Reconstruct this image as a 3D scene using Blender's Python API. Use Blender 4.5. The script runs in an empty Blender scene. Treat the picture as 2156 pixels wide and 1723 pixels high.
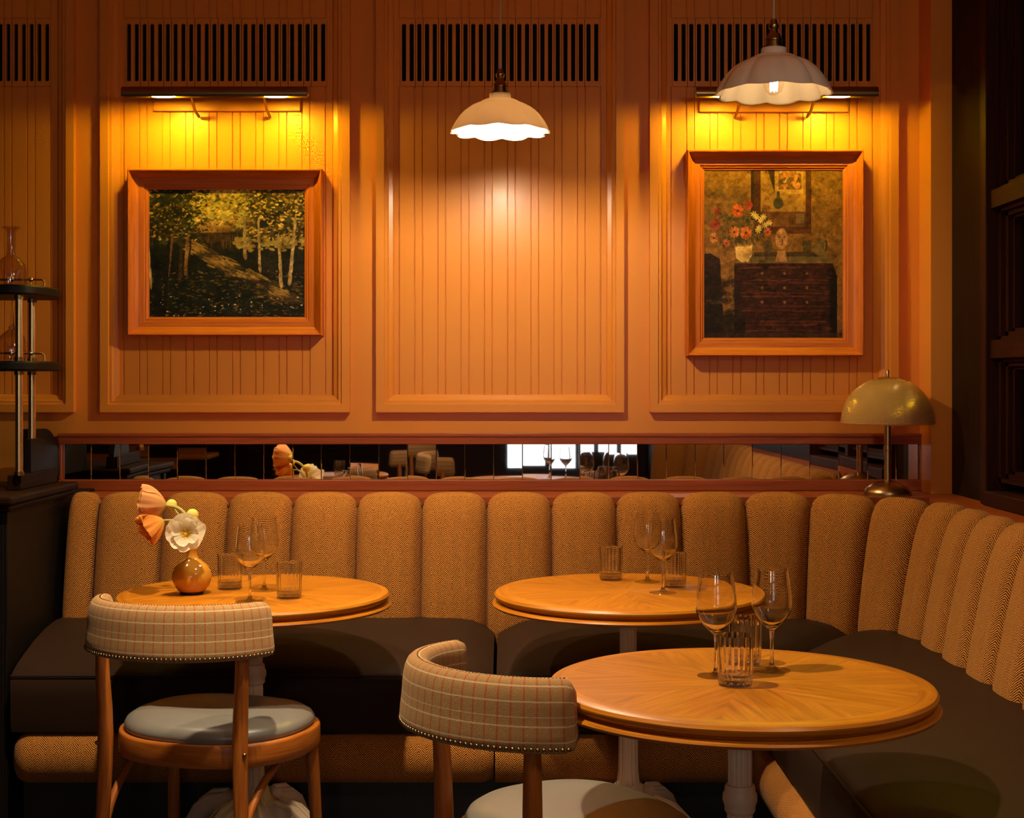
import bpy, bmesh, math, random
import numpy as np
from mathutils import Vector

random.seed(7)
PI = math.pi
C = bpy.context.scene.collection
SC = bpy.context.scene

# ------------------------------------------------------------------ camera, world, light, exposure
F = 3106.0; CX = 1078.0; CY = 800.0; CAMZ = 1.335
cam_d = bpy.data.cameras.new('camera'); cam = bpy.data.objects.new('camera', cam_d); C.objects.link(cam)
cam.location = (0, 0, CAMZ); cam.rotation_euler = (PI/2, 0, 0)
cam_d.sensor_fit = 'HORIZONTAL'; cam_d.sensor_width = 36.0
cam_d.lens = F/2156*36.0
cam_d.shift_x = (1078-CX)/2156.0
cam_d.shift_y = -(1723/2-CY)/2156.0
cam_d.clip_start = 0.05
SC.camera = cam

w = bpy.data.worlds.new('world'); SC.world = w; w.use_nodes = True
bg = w.node_tree.nodes['Background']; bg.inputs[0].default_value = (0.85, 0.92, 1.0, 1); bg.inputs[1].default_value = 3.8

def spot(name, loc, target, power, col, size, blend, radius=0.04):
    l = bpy.data.lights.new(name, 'SPOT'); l.energy = power; l.color = col; l.spot_size = math.radians(size); l.spot_blend = blend
    l.shadow_soft_size = radius
    o = bpy.data.objects.new(name, l); C.objects.link(o); o.location = loc
    o.rotation_euler = (Vector(target)-Vector(loc)).to_track_quat('-Z', 'Y').to_euler()
    return o
WARM = (1.0, 0.82, 0.55)
spot('downlight_near_vase_table', (-0.55, 3.00, 3.15), (-0.72, 3.90, 0.7), 340, WARM, 62, 1.0)
spot('downlight_near_front_table', (-0.72, 2.65, 3.15), (0.42, 2.95, 0.7), 300, WARM, 60, 1.0)
spot('downlight_at_left', (-1.75, 3.9, 3.15), (0.10, 4.15, 0.60), 165, WARM, 44, 0.9)
spot('chair_seat_fill_spot', (0.35, 3.00, 3.15), (-0.76, 3.68, 0.5), 120, WARM, 20, 0.5)  # narrow spot added to brighten the left chair's seat
spot('near_tables_fill_spot', (-0.50, 0.85, 3.15), (-0.50, 1.15, 0.7), 260, WARM, 54, 0.8)  # unseen spot added so the near tables show bright in the mirror
def fill_light(loc, power, r):  # added point fill, no lamp stands here
    l = bpy.data.lights.new('fill_light', 'POINT'); l.energy = power; l.color = (1.0, 0.80, 0.58); l.shadow_soft_size = r
    o = bpy.data.objects.new('fill_light', l); C.objects.link(o); o.location = loc
fill_light((1.0, 1.5, 2.3), 20, 0.10)  # unseen fill, lifts the outside of the dim pendant
fill_light((-0.5, -0.5, 1.5), 16, 0.10)  # unseen low fill, brightens the table columns from the front

def portal(loc, rot, sx, sy):
    l = bpy.data.lights.new('window_daylight', 'AREA'); l.shape = 'RECTANGLE'; l.size = sx; l.size_y = sy; l.cycles.is_portal = True
    o = bpy.data.objects.new('window_daylight', l); C.objects.link(o); o.location = loc; o.rotation_euler = rot

SC.view_settings.view_transform = 'Standard'; SC.view_settings.look = 'None'
SC.view_settings.gamma = 1.0; SC.view_settings.use_curve_mapping = False
SC.view_settings.exposure = 0.0
cy = SC.cycles
cy.use_denoising = True
cy.max_bounces = 10; cy.diffuse_bounces = 4; cy.glossy_bounces = 5; cy.transmission_bounces = 8; cy.transparent_max_bounces = 16
cy.sample_clamp_indirect = 6.0; cy.caustics_reflective = False; cy.caustics_refractive = True

# ------------------------------------------------------------------ helpers
def at(px, py, d):
    return Vector(((px-CX)*d/F, d, CAMZ-(py-CY)*d/F))
def X(px, d): return (px-CX)*d/F
def Z(py, d): return CAMZ-(py-CY)*d/F

class MB:
    """collects geometry, links it as ONE mesh object"""
    def __init__(self): self.v = []; self.f = []; self.uv = []
    def face(self, pts, uvs=None):
        b = len(self.v); self.v += [tuple(p) for p in pts]; self.f.append(tuple(range(b, b+len(pts))))
        self.uv.append([tuple(u) for u in uvs] if uvs else [(0, 0)]*len(pts))
    def grid(self, P, UV=None, ci=False, cj=False):
        ni = len(P); nj = len(P[0]); b = len(self.v)
        for r in P: self.v += [tuple(p) for p in r]
        for i in range(ni if ci else ni-1):
            for j in range(nj if cj else nj-1):
                a = [(i, j), ((i+1) % ni, j), ((i+1) % ni, (j+1) % nj), (i, (j+1) % nj)]
                self.f.append(tuple(b+p*nj+q for p, q in a))
                if UV:
                    # UV grids may carry one extra row / column for wrap-around
                    e = [(i, j), (i+1, j), (i+1, j+1), (i, j+1)]
                    self.uv.append([UV[min(p, len(UV)-1)][min(q, len(UV[0])-1)] for p, q in e])
                else: self.uv.append([(0, 0)]*4)
    def ngon_ring(self, ring, flip=False):
        self.face(list(reversed(ring)) if flip else ring, [(p[0], p[1]) for p in (reversed(ring) if flip else ring)])
    def box(self, x0, x1, y0, y1, z0, z1):
        p = [(x0, y0, z0), (x1, y0, z0), (x1, y1, z0), (x0, y1, z0), (x0, y0, z1), (x1, y0, z1), (x1, y1, z1), (x0, y1, z1)]
        d = (x1-x0, y1-y0, z1-z0); g = max(range(3), key=lambda k: d[k]); o = random.random()*3
        b = len(self.v); self.v += p
        for f in ((0, 3, 2, 1), (4, 5, 6, 7), (0, 1, 5, 4), (1, 2, 6, 5), (2, 3, 7, 6), (3, 0, 4, 7)):
            self.f.append(tuple(b+k for k in f))
            oth = [k for k in range(3) if k != g]
            self.uv.append([(p[k][g], p[k][oth[0]]+p[k][oth[1]]+o) for k in f])
    def lathe(self, prof, n=48, c=(0, 0, 0), rf=None, uscale=None):
        P = []; UV = []; L = [0.0]
        for k in range(1, len(prof)): L.append(L[-1]+math.hypot(prof[k][0]-prof[k-1][0], prof[k][1]-prof[k-1][1]))
        for i in range(n):
            t = 2*PI*i/n; row = []
            for k, (r, z) in enumerate(prof):
                rr, zz = (r, z) if rf is None else rf(t, r, z, k)
                row.append((c[0]+rr*math.cos(t), c[1]+rr*math.sin(t), c[2]+zz))
            P.append(row)
        R = uscale if uscale else max(p[0] for p in prof)
        for i in range(n+1): UV.append([(2*PI*i/n*R, L[k]) for k in range(len(prof))])
        self.grid(P, UV, ci=True)
    def tube(self, pts, rad, n=12, caps=True, flat=1.0):
        pts = [Vector(p) for p in pts]; m = len(pts)
        if not hasattr(rad, '__len__'): rad = [rad]*m
        T = []
        for i in range(m):
            a = pts[max(0, i-1)]; b2 = pts[min(m-1, i+1)]; T.append((b2-a).normalized())
        ref = Vector((0, 0, 1)) if abs(T[0].z) < 0.9 else Vector((1, 0, 0))
        nrm = T[0].cross(ref).normalized(); P = []; UV = []; L = 0
        for i in range(m):
            nrm = (nrm-T[i]*nrm.dot(T[i])).normalized(); bn = T[i].cross(nrm)
            if i: L += (pts[i]-pts[i-1]).length
            P.append([pts[i]+(nrm*math.cos(2*PI*k/n)+bn*math.sin(2*PI*k/n)*flat)*rad[i] for k in range(n)])
            UV.append([(L, k*2*PI*rad[i]/n) for k in range(n+1)])
        b = len(self.v); self.grid(P, UV, cj=True)
        if caps:
            self.face(list(reversed(P[0]))); self.face(P[-1])
    def sphere(self, c, r, n=12, m=8, s=(1, 1, 1)):
        P = []
        for i in range(n):
            t = 2*PI*i/n
            P.append([(c[0]+s[0]*r*math.sin(PI*k/m)*math.cos(t), c[1]+s[1]*r*math.sin(PI*k/m)*math.sin(t), c[2]-s[2]*r*math.cos(PI*k/m)) for k in range(m+1)])
        UV = [[(i/n, k/m) for k in range(m+1)] for i in range(n+1)]
        self.grid(P, UV, ci=True)
    def frame(self, x0, z0, x1, z1, prof, y, close_back=False):
        """mitred rectangular moulding facing -y; prof = [(inward offset, height out of the wall)]"""
        def corner(o): return [(x0+o, z0+o), (x1-o, z0+o), (x1-o, z1-o), (x0+o, z1-o)]
        L = [0.0]
        for k in range(1, len(prof)): L.append(L[-1]+math.hypot(prof[k][0]-prof[k-1][0], prof[k][1]-prof[k-1][1]))
        for s in range(4):
            A = []; B = []; ua = []; ub = []
            for k, (o, h) in enumerate(prof):
                c = corner(o); a = c[s]; b2 = c[(s+1) % 4]
                A.append((a[0], y-h, a[1])); B.append((b2[0], y-h, b2[1]))
                al = a[0] if s % 2 == 0 else a[1]; bl = b2[0] if s % 2 == 0 else b2[1]
                ua.append((al, L[k]+s*1.7)); ub.append((bl, L[k]+s*1.7))
            self.grid([A, B], [ua, ub])
    def build(self, name, mat, parent=None, smooth=True, ang=38, world=True, bevel=0, merge=True, props=None, rev=False):
        me = bpy.data.meshes.new(name); me.from_pydata(self.v, [], self.f)
        ul = me.uv_layers.new(name='UVMap'); k = 0
        flat = [c for fu in self.uv for uv in fu for c in uv]
        ul.data.foreach_set('uv', flat)
        bm = bmesh.new(); bm.from_mesh(me)
        if merge: bmesh.ops.remove_doubles(bm, verts=bm.verts, dist=1e-6)
        bmesh.ops.dissolve_degenerate(bm, dist=1e-7, edges=bm.edges)
        bmesh.ops.recalc_face_normals(bm, faces=bm.faces)
        if smooth:
            lim = math.radians(ang)
            for f in bm.faces: f.smooth = True
            for e in bm.edges:
                if len(e.link_faces) == 2: e.smooth = e.calc_face_angle(0) < lim
        bm.to_mesh(me); bm.free()
        me.materials.append(mat)
        o = bpy.data.objects.new(name, me); C.objects.link(o)
        if parent:
            o.parent = parent
            if world:
                q = parent; off = Vector((0, 0, 0))
                while q: off += q.location; q = q.parent
                o.location = -off
        if bevel:
            b = o.modifiers.new('bevel', 'BEVEL'); b.width = bevel; b.segments = 2; b.limit_method = 'ANGLE'; b.angle_limit = math.radians(50)
        return o

def tag(o, label, cat, group=None):
    o['label'] = label; o['category'] = cat
    if group: o['group'] = group
    return o
def thing(name, label, cat, loc, rz=0, group=None):
    o = bpy.data.objects.new(name, None); C.objects.link(o); o.location = loc; o.rotation_euler = (0, 0, rz)
    o.empty_display_size = 0.05
    return tag(o, label, cat, group)
def struct(o): o['kind'] = 'structure'; return o
def dup(root, loc, rz, label, group=None):
    r = root.copy(); C.objects.link(r); r.location = loc; r.rotation_euler = (0, 0, rz); r['label'] = label
    if group: r['group'] = group
    for ch in list(root.children):
        c = ch.copy(); C.objects.link(c); c.parent = r
        for g in list(ch.children):
            d = g.copy(); C.objects.link(d); d.parent = c
    return r

# ------------------------------------------------------------------ materials
def nmat(name):
    m = bpy.data.materials.new(name); m.use_nodes = True
    nt = m.node_tree; return m, nt, nt.nodes['Principled BSDF']
def N(nt, t, **kw):
    n = nt.nodes.new(t)
    for k, v in kw.items(): setattr(n, k, v)
    return n
def math_(nt, op, a, b=None, c=None):
    n = N(nt, 'ShaderNodeMath', operation=op)
    for i, x in enumerate((a, b, c)):
        if x is None: continue
        if hasattr(x, 'is_linked') or isinstance(x, bpy.types.NodeSocket): nt.links.new(x, n.inputs[i])
        else: n.inputs[i].default_value = x
    return n.outputs[0]
def rgb(c): return (c[0], c[1], c[2], 1)
def mix(nt, fac, a, b, mode='MIX'):
    n = N(nt, 'ShaderNodeMix', data_type='RGBA', blend_type=mode)
    for s, x in ((n.inputs[0], fac), (n.inputs[6], a), (n.inputs[7], b)):
        if isinstance(x, bpy.types.NodeSocket): nt.links.new(x, s)
        elif isinstance(x, (int, float)): s.default_value = x
        else: s.default_value = rgb(x)
    return n.outputs[2]
def ramp(nt, fac, stops):
    n = N(nt, 'ShaderNodeValToRGB'); nt.links.new(fac, n.inputs[0]); cr = n.color_ramp
    while len(cr.elements) < len(stops): cr.elements.new(0.5)
    for e, (p, c) in zip(cr.elements, stops): e.position = p; e.color = rgb(c) if len(c) == 3 else c
    return n.outputs[0]
def uvco(nt, sx=1, sy=1, loc=(0, 0, 0)):
    u = N(nt, 'ShaderNodeUVMap'); mp = N(nt, 'ShaderNodeMapping'); mp.inputs['Scale'].default_value = (sx, sy, 1); mp.inputs['Location'].default_value = loc
    nt.links.new(u.outputs[0], mp.inputs[0]); return mp.outputs[0]
def obco(nt, s=1):
    u = N(nt, 'ShaderNodeTexCoord'); mp = N(nt, 'ShaderNodeMapping')
    mp.inputs['Scale'].default_value = (s, s, s) if not hasattr(s, '__len__') else s
    nt.links.new(u.outputs['Object'], mp.inputs[0]); return mp.outputs[0]
def noise(nt, co, scale, detail=4, rough=0.55, dist=0):
    n = N(nt, 'ShaderNodeTexNoise'); n.inputs['Scale'].default_value = scale; n.inputs['Detail'].default_value = detail
    n.inputs['Roughness'].default_value = rough; n.inputs['Distortion'].default_value = dist
    nt.links.new(co, n.inputs['Vector']); return n.outputs[0]
def bump(nt, bs, h, strength, dist=0.002):
    b = N(nt, 'ShaderNodeBump'); b.inputs['Strength'].default_value = strength; b.inputs['Distance'].default_value = dist
    nt.links.new(h, b.inputs['Height']); nt.links.new(b.outputs[0], bs.inputs['Normal'])

def plain(name, c, rough=0.5, metal=0, coat=0, var=0.0, vscale=20):
    m, nt, b = nmat(name); b.inputs['Base Color'].default_value = rgb(c); b.inputs['Roughness'].default_value = rough; b.inputs['Metallic'].default_value = metal
    b.inputs['Coat Weight'].default_value = coat
    if var:
        n = noise(nt, obco(nt), vscale, 3)
        nt.links.new(mix(nt, n, [x*(1-var) for x in c], [min(1, x*(1+var)) for x in c]), b.inputs['Base Color'])
    return m
def paint(name, c, rough):
    m, nt, b = nmat(name); co = obco(nt)
    n = noise(nt, co, 3.0, 3)
    nt.links.new(mix(nt, n, [x*0.94 for x in c], [x*1.05 for x in c]), b.inputs['Base Color'])
    b.inputs['Roughness'].default_value = rough; b.inputs['Coat Weight'].default_value = 0.10; b.inputs['Coat Roughness'].default_value = 0.20; b.inputs['Specular IOR Level'].default_value = 0.28
    bump(nt, b, noise(nt, co, 260, 2), 0.10, 0.0006)
    return m
def wood(name, dark, light, rough=0.35, fine=90, coat=0.0, streak=6, spec=0.4):
    m, nt, b = nmat(name)
    a = noise(nt, uvco(nt, 1.3, streak*4), 3.0, 5, 0.6, 0.8)
    f = noise(nt, uvco(nt, 4, fine*3), 3.0, 3, 0.6)
    s = math_(nt, 'ADD', math_(nt, 'MULTIPLY', a, 0.65), math_(nt, 'MULTIPLY', f, 0.35))
    nt.links.new(ramp(nt, s, [(0.36, dark), (0.62, light)]), b.inputs['Base Color'])
    b.inputs['Roughness'].default_value = rough; b.inputs['Specular IOR Level'].default_value = spec; b.inputs['Coat Weight'].default_value = coat; b.inputs['Coat Roughness'].default_value = 0.2
    bump(nt, b, f, 0.08, 0.0006)
    return m
def herringbone(name, dark, light, period, pitch, slope=1.08):
    m, nt, b = nmat(name)
    sep = N(nt, 'ShaderNodeSeparateXYZ'); nt.links.new(uvco(nt), sep.inputs[0]); u, v = sep.outputs[0], sep.outputs[1]
    tri = math_(nt, 'PINGPONG', u, period/2)
    wob = math_(nt, 'MULTIPLY', math_(nt, 'SUBTRACT', noise(nt, uvco(nt), 140, 3), 0.5), pitch*0.75)
    ph = math_(nt, 'DIVIDE', math_(nt, 'ADD', math_(nt, 'SUBTRACT', v, math_(nt, 'MULTIPLY', tri, slope)), wob), pitch)
    fr = math_(nt, 'PINGPONG', ph, 0.5)
    # flip the twill half a step at each turn, as woven herringbone does
    st = ramp(nt, fr, [(0.17, (0, 0, 0)), (0.36, (1, 1, 1))])
    n2 = noise(nt, uvco(nt), 800, 3)
    fac = math_(nt, 'MULTIPLY', st, math_(nt, 'ADD', 0.30, math_(nt, 'MULTIPLY', n2, 1.15)))
    fac.node.use_clamp = True
    nt.links.new(mix(nt, fac, dark, light), b.inputs['Base Color'])
    b.inputs['Roughness'].default_value = 0.9; b.inputs['Sheen Weight'].default_value = 0.04; b.inputs['Sheen Roughness'].default_value = 0.5
    b.inputs['Specular IOR Level'].default_value = 0.15
    bump(nt, b, math_(nt, 'ADD', st, n2), 0.35, 0.0012)
    return m
def tweed(name):
    m, nt, b = nmat(name)
    sep = N(nt, 'ShaderNodeSeparateXYZ'); nt.links.new(uvco(nt), sep.inputs[0]); u, v = sep.outputs[0], sep.outputs[1]
    tri = math_(nt, 'PINGPONG', u, 0.0058)
    ph = math_(nt, 'DIVIDE', math_(nt, 'SUBTRACT', v, math_(nt, 'MULTIPLY', tri, 1.2)), 0.0033)
    st = ramp(nt, math_(nt, 'PINGPONG', ph, 0.5), [(0.15, (0, 0, 0)), (0.38, (1, 1, 1))])
    n2 = noise(nt, uvco(nt), 700, 3)
    base = mix(nt, math_(nt, 'MULTIPLY', st, math_(nt, 'ADD', 0.35, n2)), (0.17, 0.075, 0.025), (0.78, 0.46, 0.19))
    wig = math_(nt, 'MULTIPLY', math_(nt, 'SUBTRACT', noise(nt, uvco(nt), 90, 2), 0.5), 0.0016)
    fu = math_(nt, 'PINGPONG', math_(nt, 'ADD', u, wig), 0.01155)
    lu = math_(nt, 'LESS_THAN', fu, 0.0017)
    fv = math_(nt, 'PINGPONG', math_(nt, 'ADD', v, wig), 0.0140)
    lv = math_(nt, 'LESS_THAN', fv, 0.0014)
    c1 = mix(nt, math_(nt, 'MULTIPLY', lu, 0.62), base, (0.46, 0.055, 0.012))
    c2 = mix(nt, math_(nt, 'MULTIPLY', lv, 0.6), c1, (0.80, 0.58, 0.34))
    nt.links.new(c2, b.inputs['Base Color'])
    b.inputs['Roughness'].default_value = 0.95; b.inputs['Sheen Weight'].default_value = 0.12; b.inputs['Sheen Roughness'].default_value = 0.4
    b.inputs['Sheen Tint'].default_value = (1, 0.85, 0.65, 1); b.inputs['Specular IOR Level'].default_value = 0.1
    bump(nt, b, n2, 0.6, 0.002)
    return m
def thin_glass(name, tint=(0.97, 0.97, 0.95), boost=1.0, rough=0.0):
    m = bpy.data.materials.new(name); m.use_nodes = True; nt = m.node_tree; nt.nodes.clear()
    out = N(nt, 'ShaderNodeOutputMaterial'); tr = N(nt, 'ShaderNodeBsdfTransparent'); tr.inputs[0].default_value = rgb(tint)
    gl = N(nt, 'ShaderNodeBsdfGlossy'); gl.inputs['Roughness'].default_value = rough
    lw = N(nt, 'ShaderNodeLayerWeight')          # thin-sheet reflectance, the same from both sides
    mx = N(nt, 'ShaderNodeMixShader'); k = math_(nt, 'POWER', lw.outputs['Facing'], 5.0); k = math_(nt, 'MULTIPLY_ADD', k, 0.72*boost, 0.05*boost)
    k.node.use_clamp = True; nt.links.new(k, mx.inputs[0])
    nt.links.new(tr.outputs[0], mx.inputs[1]); nt.links.new(gl.outputs[0], mx.inputs[2]); nt.links.new(mx.outputs[0], out.inputs[0])
    return m, nt, gl
def solid_glass(name, c=(1, 1, 1), rough=0.0, clear=0.0):
    m = bpy.data.materials.new(name); m.use_nodes = True; nt = m.node_tree; nt.nodes.clear()
    out = N(nt, 'ShaderNodeOutputMaterial'); g = N(nt, 'ShaderNodeBsdfGlass'); g.inputs['IOR'].default_value = 1.5; g.inputs['Roughness'].default_value = rough; g.inputs[0].default_value = rgb(c)
    t = N(nt, 'ShaderNodeBsdfTransparent'); mx = N(nt, 'ShaderNodeMixShader'); mx.inputs[0].default_value = clear
    nt.links.new(g.outputs[0], mx.inputs[1]); nt.links.new(t.outputs[0], mx.inputs[2])
    nt.links.new(mx.outputs[0], out.inputs[0]); return m, nt, g
def emit(name, c, s):
    m = bpy.data.materials.new(name); m.use_nodes = True; nt = m.node_tree; nt.nodes.clear()
    out = N(nt, 'ShaderNodeOutputMaterial'); e = N(nt, 'ShaderNodeEmission'); e.inputs[0].default_value = rgb(c); e.inputs[1].default_value = s
    nt.links.new(e.outputs[0], out.inputs[0]); return m
def attr_mat(name, rough, bumpy):
    m, nt, b = nmat(name); a = N(nt, 'ShaderNodeAttribute'); a.attribute_name = 'pigment'
    nt.links.new(a.outputs[0], b.inputs['Base Color']); b.inputs['Roughness'].default_value = rough; b.inputs['Specular IOR Level'].default_value = 0.15
    bump(nt, b, noise(nt, obco(nt), 180, 4), bumpy, 0.002)
    return m
def leather(name, c, rough, spec=0.5):
    m, nt, b = nmat(name); co = obco(nt)
    n = noise(nt, co, 5, 3); nt.links.new(mix(nt, n, [x*0.85 for x in c], [x*1.15 for x in c]), b.inputs['Base Color'])
    vo = N(nt, 'ShaderNodeTexVoronoi'); vo.inputs['Scale'].default_value = 420; nt.links.new(co, vo.inputs['Vector'])
    b.inputs['Roughness'].default_value = rough; b.inputs['Specular IOR Level'].default_value = spec; bump(nt, b, vo.outputs[0], 0.12, 0.0008)
    return m

WALL = (0.76, 0.258, 0.034)
M = {}
M['wall'] = paint('painted_panelling', WALL, 0.33)
M['vent_dark'] = plain('slot_shade_black', (0.004, 0.006, 0.006), 0.9)  # near black, stands in for the shade behind the vent slots
M['brown_wood'] = wood('red_brown_oak', (0.24, 0.042, 0.008), (0.40, 0.078, 0.012), 0.40, 120)
M['frame_wood'] = wood('picture_frame_oak', (0.44, 0.088, 0.008), (0.64, 0.155, 0.014), 0.5, 110)
M['dark_wood'] = wood('dark_stained_wood', (0.010, 0.004, 0.002), (0.026, 0.010, 0.005), 0.55, 120, spec=0.05)
M['black_wood'] = wood('ebonised_wood', (0.004, 0.003, 0.002), (0.010, 0.005, 0.003), 0.5, 120, spec=0.2)
M['window_wood'] = wood('window_mahogany', (0.020, 0.006, 0.003), (0.046, 0.010, 0.004), 0.55, 120, spec=0.06)
M['table_wood'] = wood('table_oak_veneer', (0.30, 0.080, 0.002), (0.58, 0.195, 0.008), 0.36, 70, 0.0, 5)
M['chair_wood'] = wood('chair_bentwood', (0.28, 0.068, 0.008), (0.48, 0.140, 0.016), 0.36, 80, 0.0)
M['herring'] = herringbone('banquette_herringbone', (0.038, 0.008, 0.002), (0.74, 0.285, 0.044), 0.0450, 0.0068)
M['tweed'] = tweed('chair_plaid_tweed')
M['bench_leather'] = leather('bench_leather', (0.027, 0.013, 0.008), 0.46, 0.05)
M['seat_leather'] = leather('chair_leather', (0.215, 0.19, 0.16), 0.34, 0.8)
M['brass'] = plain('polished_brass', (0.92, 0.66, 0.32), 0.26, 1.0)
M['old_brass'] = plain('aged_brass', (0.32, 0.20, 0.08), 0.30, 1.0, var=0.2)
M['lamp_brass'] = plain('brushed_brass', (0.55, 0.36, 0.16), 0.30, 1.0)
M['nail'] = plain('nailhead_brass', (0.34, 0.20, 0.09), 0.28, 1.0)
M['iron'] = plain('cream_cast_iron', (0.82, 0.60, 0.42), 0.42, var=0.06)
M['plinth'] = plain('black_plinth', (0.012, 0.010, 0.009), 0.6)
M['cord'] = plain('flax_cord', (0.55, 0.42, 0.28), 0.9)
M['mirror'] = plain('mirror_glass', (0.86, 0.80, 0.74), 0.015, 1.0)
M['mirror_edge'] = plain('mirror_joint', (0.03, 0.02, 0.015), 0.4)
M['outside'] = plain('light_blocker_dark', (0.012, 0.009, 0.008), 0.9)
M['back_wall'] = plain('dark_burgundy_paint', (0.045, 0.016, 0.012), 0.7)
M['ceiling'] = plain('ceiling_paint', (0.76, 0.32, 0.08), 0.8)

m_, nt_, g_ = solid_glass('clear_glass', (1.0, 0.995, 0.985), 0, 0.0); M['glass'] = m_; M['solid_glass'] = m_
m_, nt_, gl_ = thin_glass('foot_glass', (0.985, 0.98, 0.97), 1.0, 0.02); M['foot_glass'] = m_
m_, nt_, gl_ = thin_glass('window_glass', (0.75, 0.75, 0.75), 1.0); M['pane'] = m_
m_, nt_, gl_ = thin_glass('bulb_glass', (0.98, 0.95, 0.88), 1.0); M['bulb_glass'] = m_
# cut glass: facets as bump on solid glass
def faceted(name, u, v, strength, clear):
    m, nt, g = solid_glass(name, (1.0, 0.995, 0.985), 0, clear)
    sep = N(nt, 'ShaderNodeSeparateXYZ'); nt.links.new(uvco(nt), sep.inputs[0])
    h = math_(nt, 'PINGPONG', sep.outputs[0], u)
    if v: h = math_(nt, 'ADD', h, math_(nt, 'PINGPONG', sep.outputs[1], v))
    b = N(nt, 'ShaderNodeBump'); b.inputs['Strength'].default_value = strength; b.inputs['Distance'].default_value = 1.0
    nt.links.new(h, b.inputs['Height']); nt.links.new(b.outputs[0], g.inputs['Normal']); return m
M['cut_glass'] = faceted('cut_glass', 0.0040, 0.0045, 0.75, 0.30); M['fluted_glass'] = faceted('fluted_glass', 0.0055, 0, 0.16, 0.0)

# translucent porcelain for the pendant shades
def porcelain(name, tr):
    m, nt, b = nmat(name); b.inputs['Base Color'].default_value = (0.86, 0.76, 0.66, 1); b.inputs['Roughness'].default_value = 0.16
    t = N(nt, 'ShaderNodeBsdfTranslucent'); t.inputs[0].default_value = (0.97, 0.74, 0.46, 1)
    mx = N(nt, 'ShaderNodeMixShader'); mx.inputs[0].default_value = tr
    nt.links.new(b.outputs[0], mx.inputs[1]); nt.links.new(t.outputs[0], mx.inputs[2]); nt.links.new(mx.outputs[0], nt.nodes['Material Output'].inputs[0])
    return m
M['shade'] = porcelain('opal_shade', 0.52)
M['shade_thick'] = porcelain('porcelain_shade', 0.12)
# prismatic amber glass for the table lamp
m_, nt_, bs_ = nmat('prismatic_glass'); bs_.inputs['Base Color'].default_value = (0.95, 0.58, 0.20, 1); bs_.inputs['Roughness'].default_value = 0.22; bs_.inputs['Metallic'].default_value = 0.25
tr_ = N(nt_, 'ShaderNodeBsdfTransparent'); tr_.inputs[0].default_value = (0.9, 0.62, 0.34, 1)
mx_ = N(nt_, 'ShaderNodeMixShader'); mx_.inputs[0].default_value = 0.35
sep_ = N(nt_, 'ShaderNodeSeparateXYZ'); nt_.links.new(uvco(nt_), sep_.inputs[0])
h_ = math_(nt_, 'ADD', math_(nt_, 'PINGPONG', sep_.outputs[0], 0.0024), math_(nt_, 'PINGPONG', sep_.outputs[1], 0.0024))
b_ = N(nt_, 'ShaderNodeBump'); b_.inputs['Strength'].default_value = 0.75; b_.inputs['Distance'].default_value = 1.0
nt_.links.new(h_, b_.inputs['Height']); nt_.links.new(b_.outputs[0], bs_.inputs['Normal'])
nt_.links.new(bs_.outputs[0], mx_.inputs[1]); nt_.links.new(tr_.outputs[0], mx_.inputs[2]); nt_.links.new(mx_.outputs[0], nt_.nodes['Material Output'].inputs[0]); M['prism'] = m_

# striped carpet
m_, nt_, bs_ = nmat('striped_carpet'); sep_ = N(nt_, 'ShaderNodeSeparateXYZ'); nt_.links.new(obco(nt_), sep_.inputs[0])
fr_ = math_(nt_, 'FRACT', math_(nt_, 'MULTIPLY', sep_.outputs[0], 1/0.62))
cr_ = ramp(nt_, fr_, [(0.0, (0.02, 0.03, 0.045)), (0.16, (0.16, 0.16, 0.17)), (0.30, (0.05, 0.02, 0.014)), (0.42, (0.24, 0.23, 0.22)), (0.56, (0.02, 0.03, 0.045)), (0.68, (0.17, 0.07, 0.04)), (0.80, (0.10, 0.105, 0.12)), (0.92, (0.03, 0.022, 0.02))])
cr_.node.color_ramp.interpolation = 'CONSTANT'
nt_.links.new(mix(nt_, noise(nt_, obco(nt_), 300, 2), (0, 0, 0), cr_), bs_.inputs['Base Color']); bs_.inputs['Roughness'].default_value = 0.95; M['carpet'] = m_

# ------------------------------------------------------------------ the setting
D = 5.2
ZT = 3.2
RW = 1.507                                   # right wall plane
mb = MB(); mb.box(-4.2, 1.8, -4.7, 5.6, -0.06, 0.0); struct(mb.build('floor', M['carpet']))
mb = MB(); mb.box(-4.2, 1.8, -4.7, 5.6, ZT, ZT+0.06); struct(mb.build('ceiling', M['ceiling']))
mb = MB(); mb.box(-4.26, -4.2, -4.7, 5.6, 0, ZT); struct(mb.build('wall_left', M['back_wall']))

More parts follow.
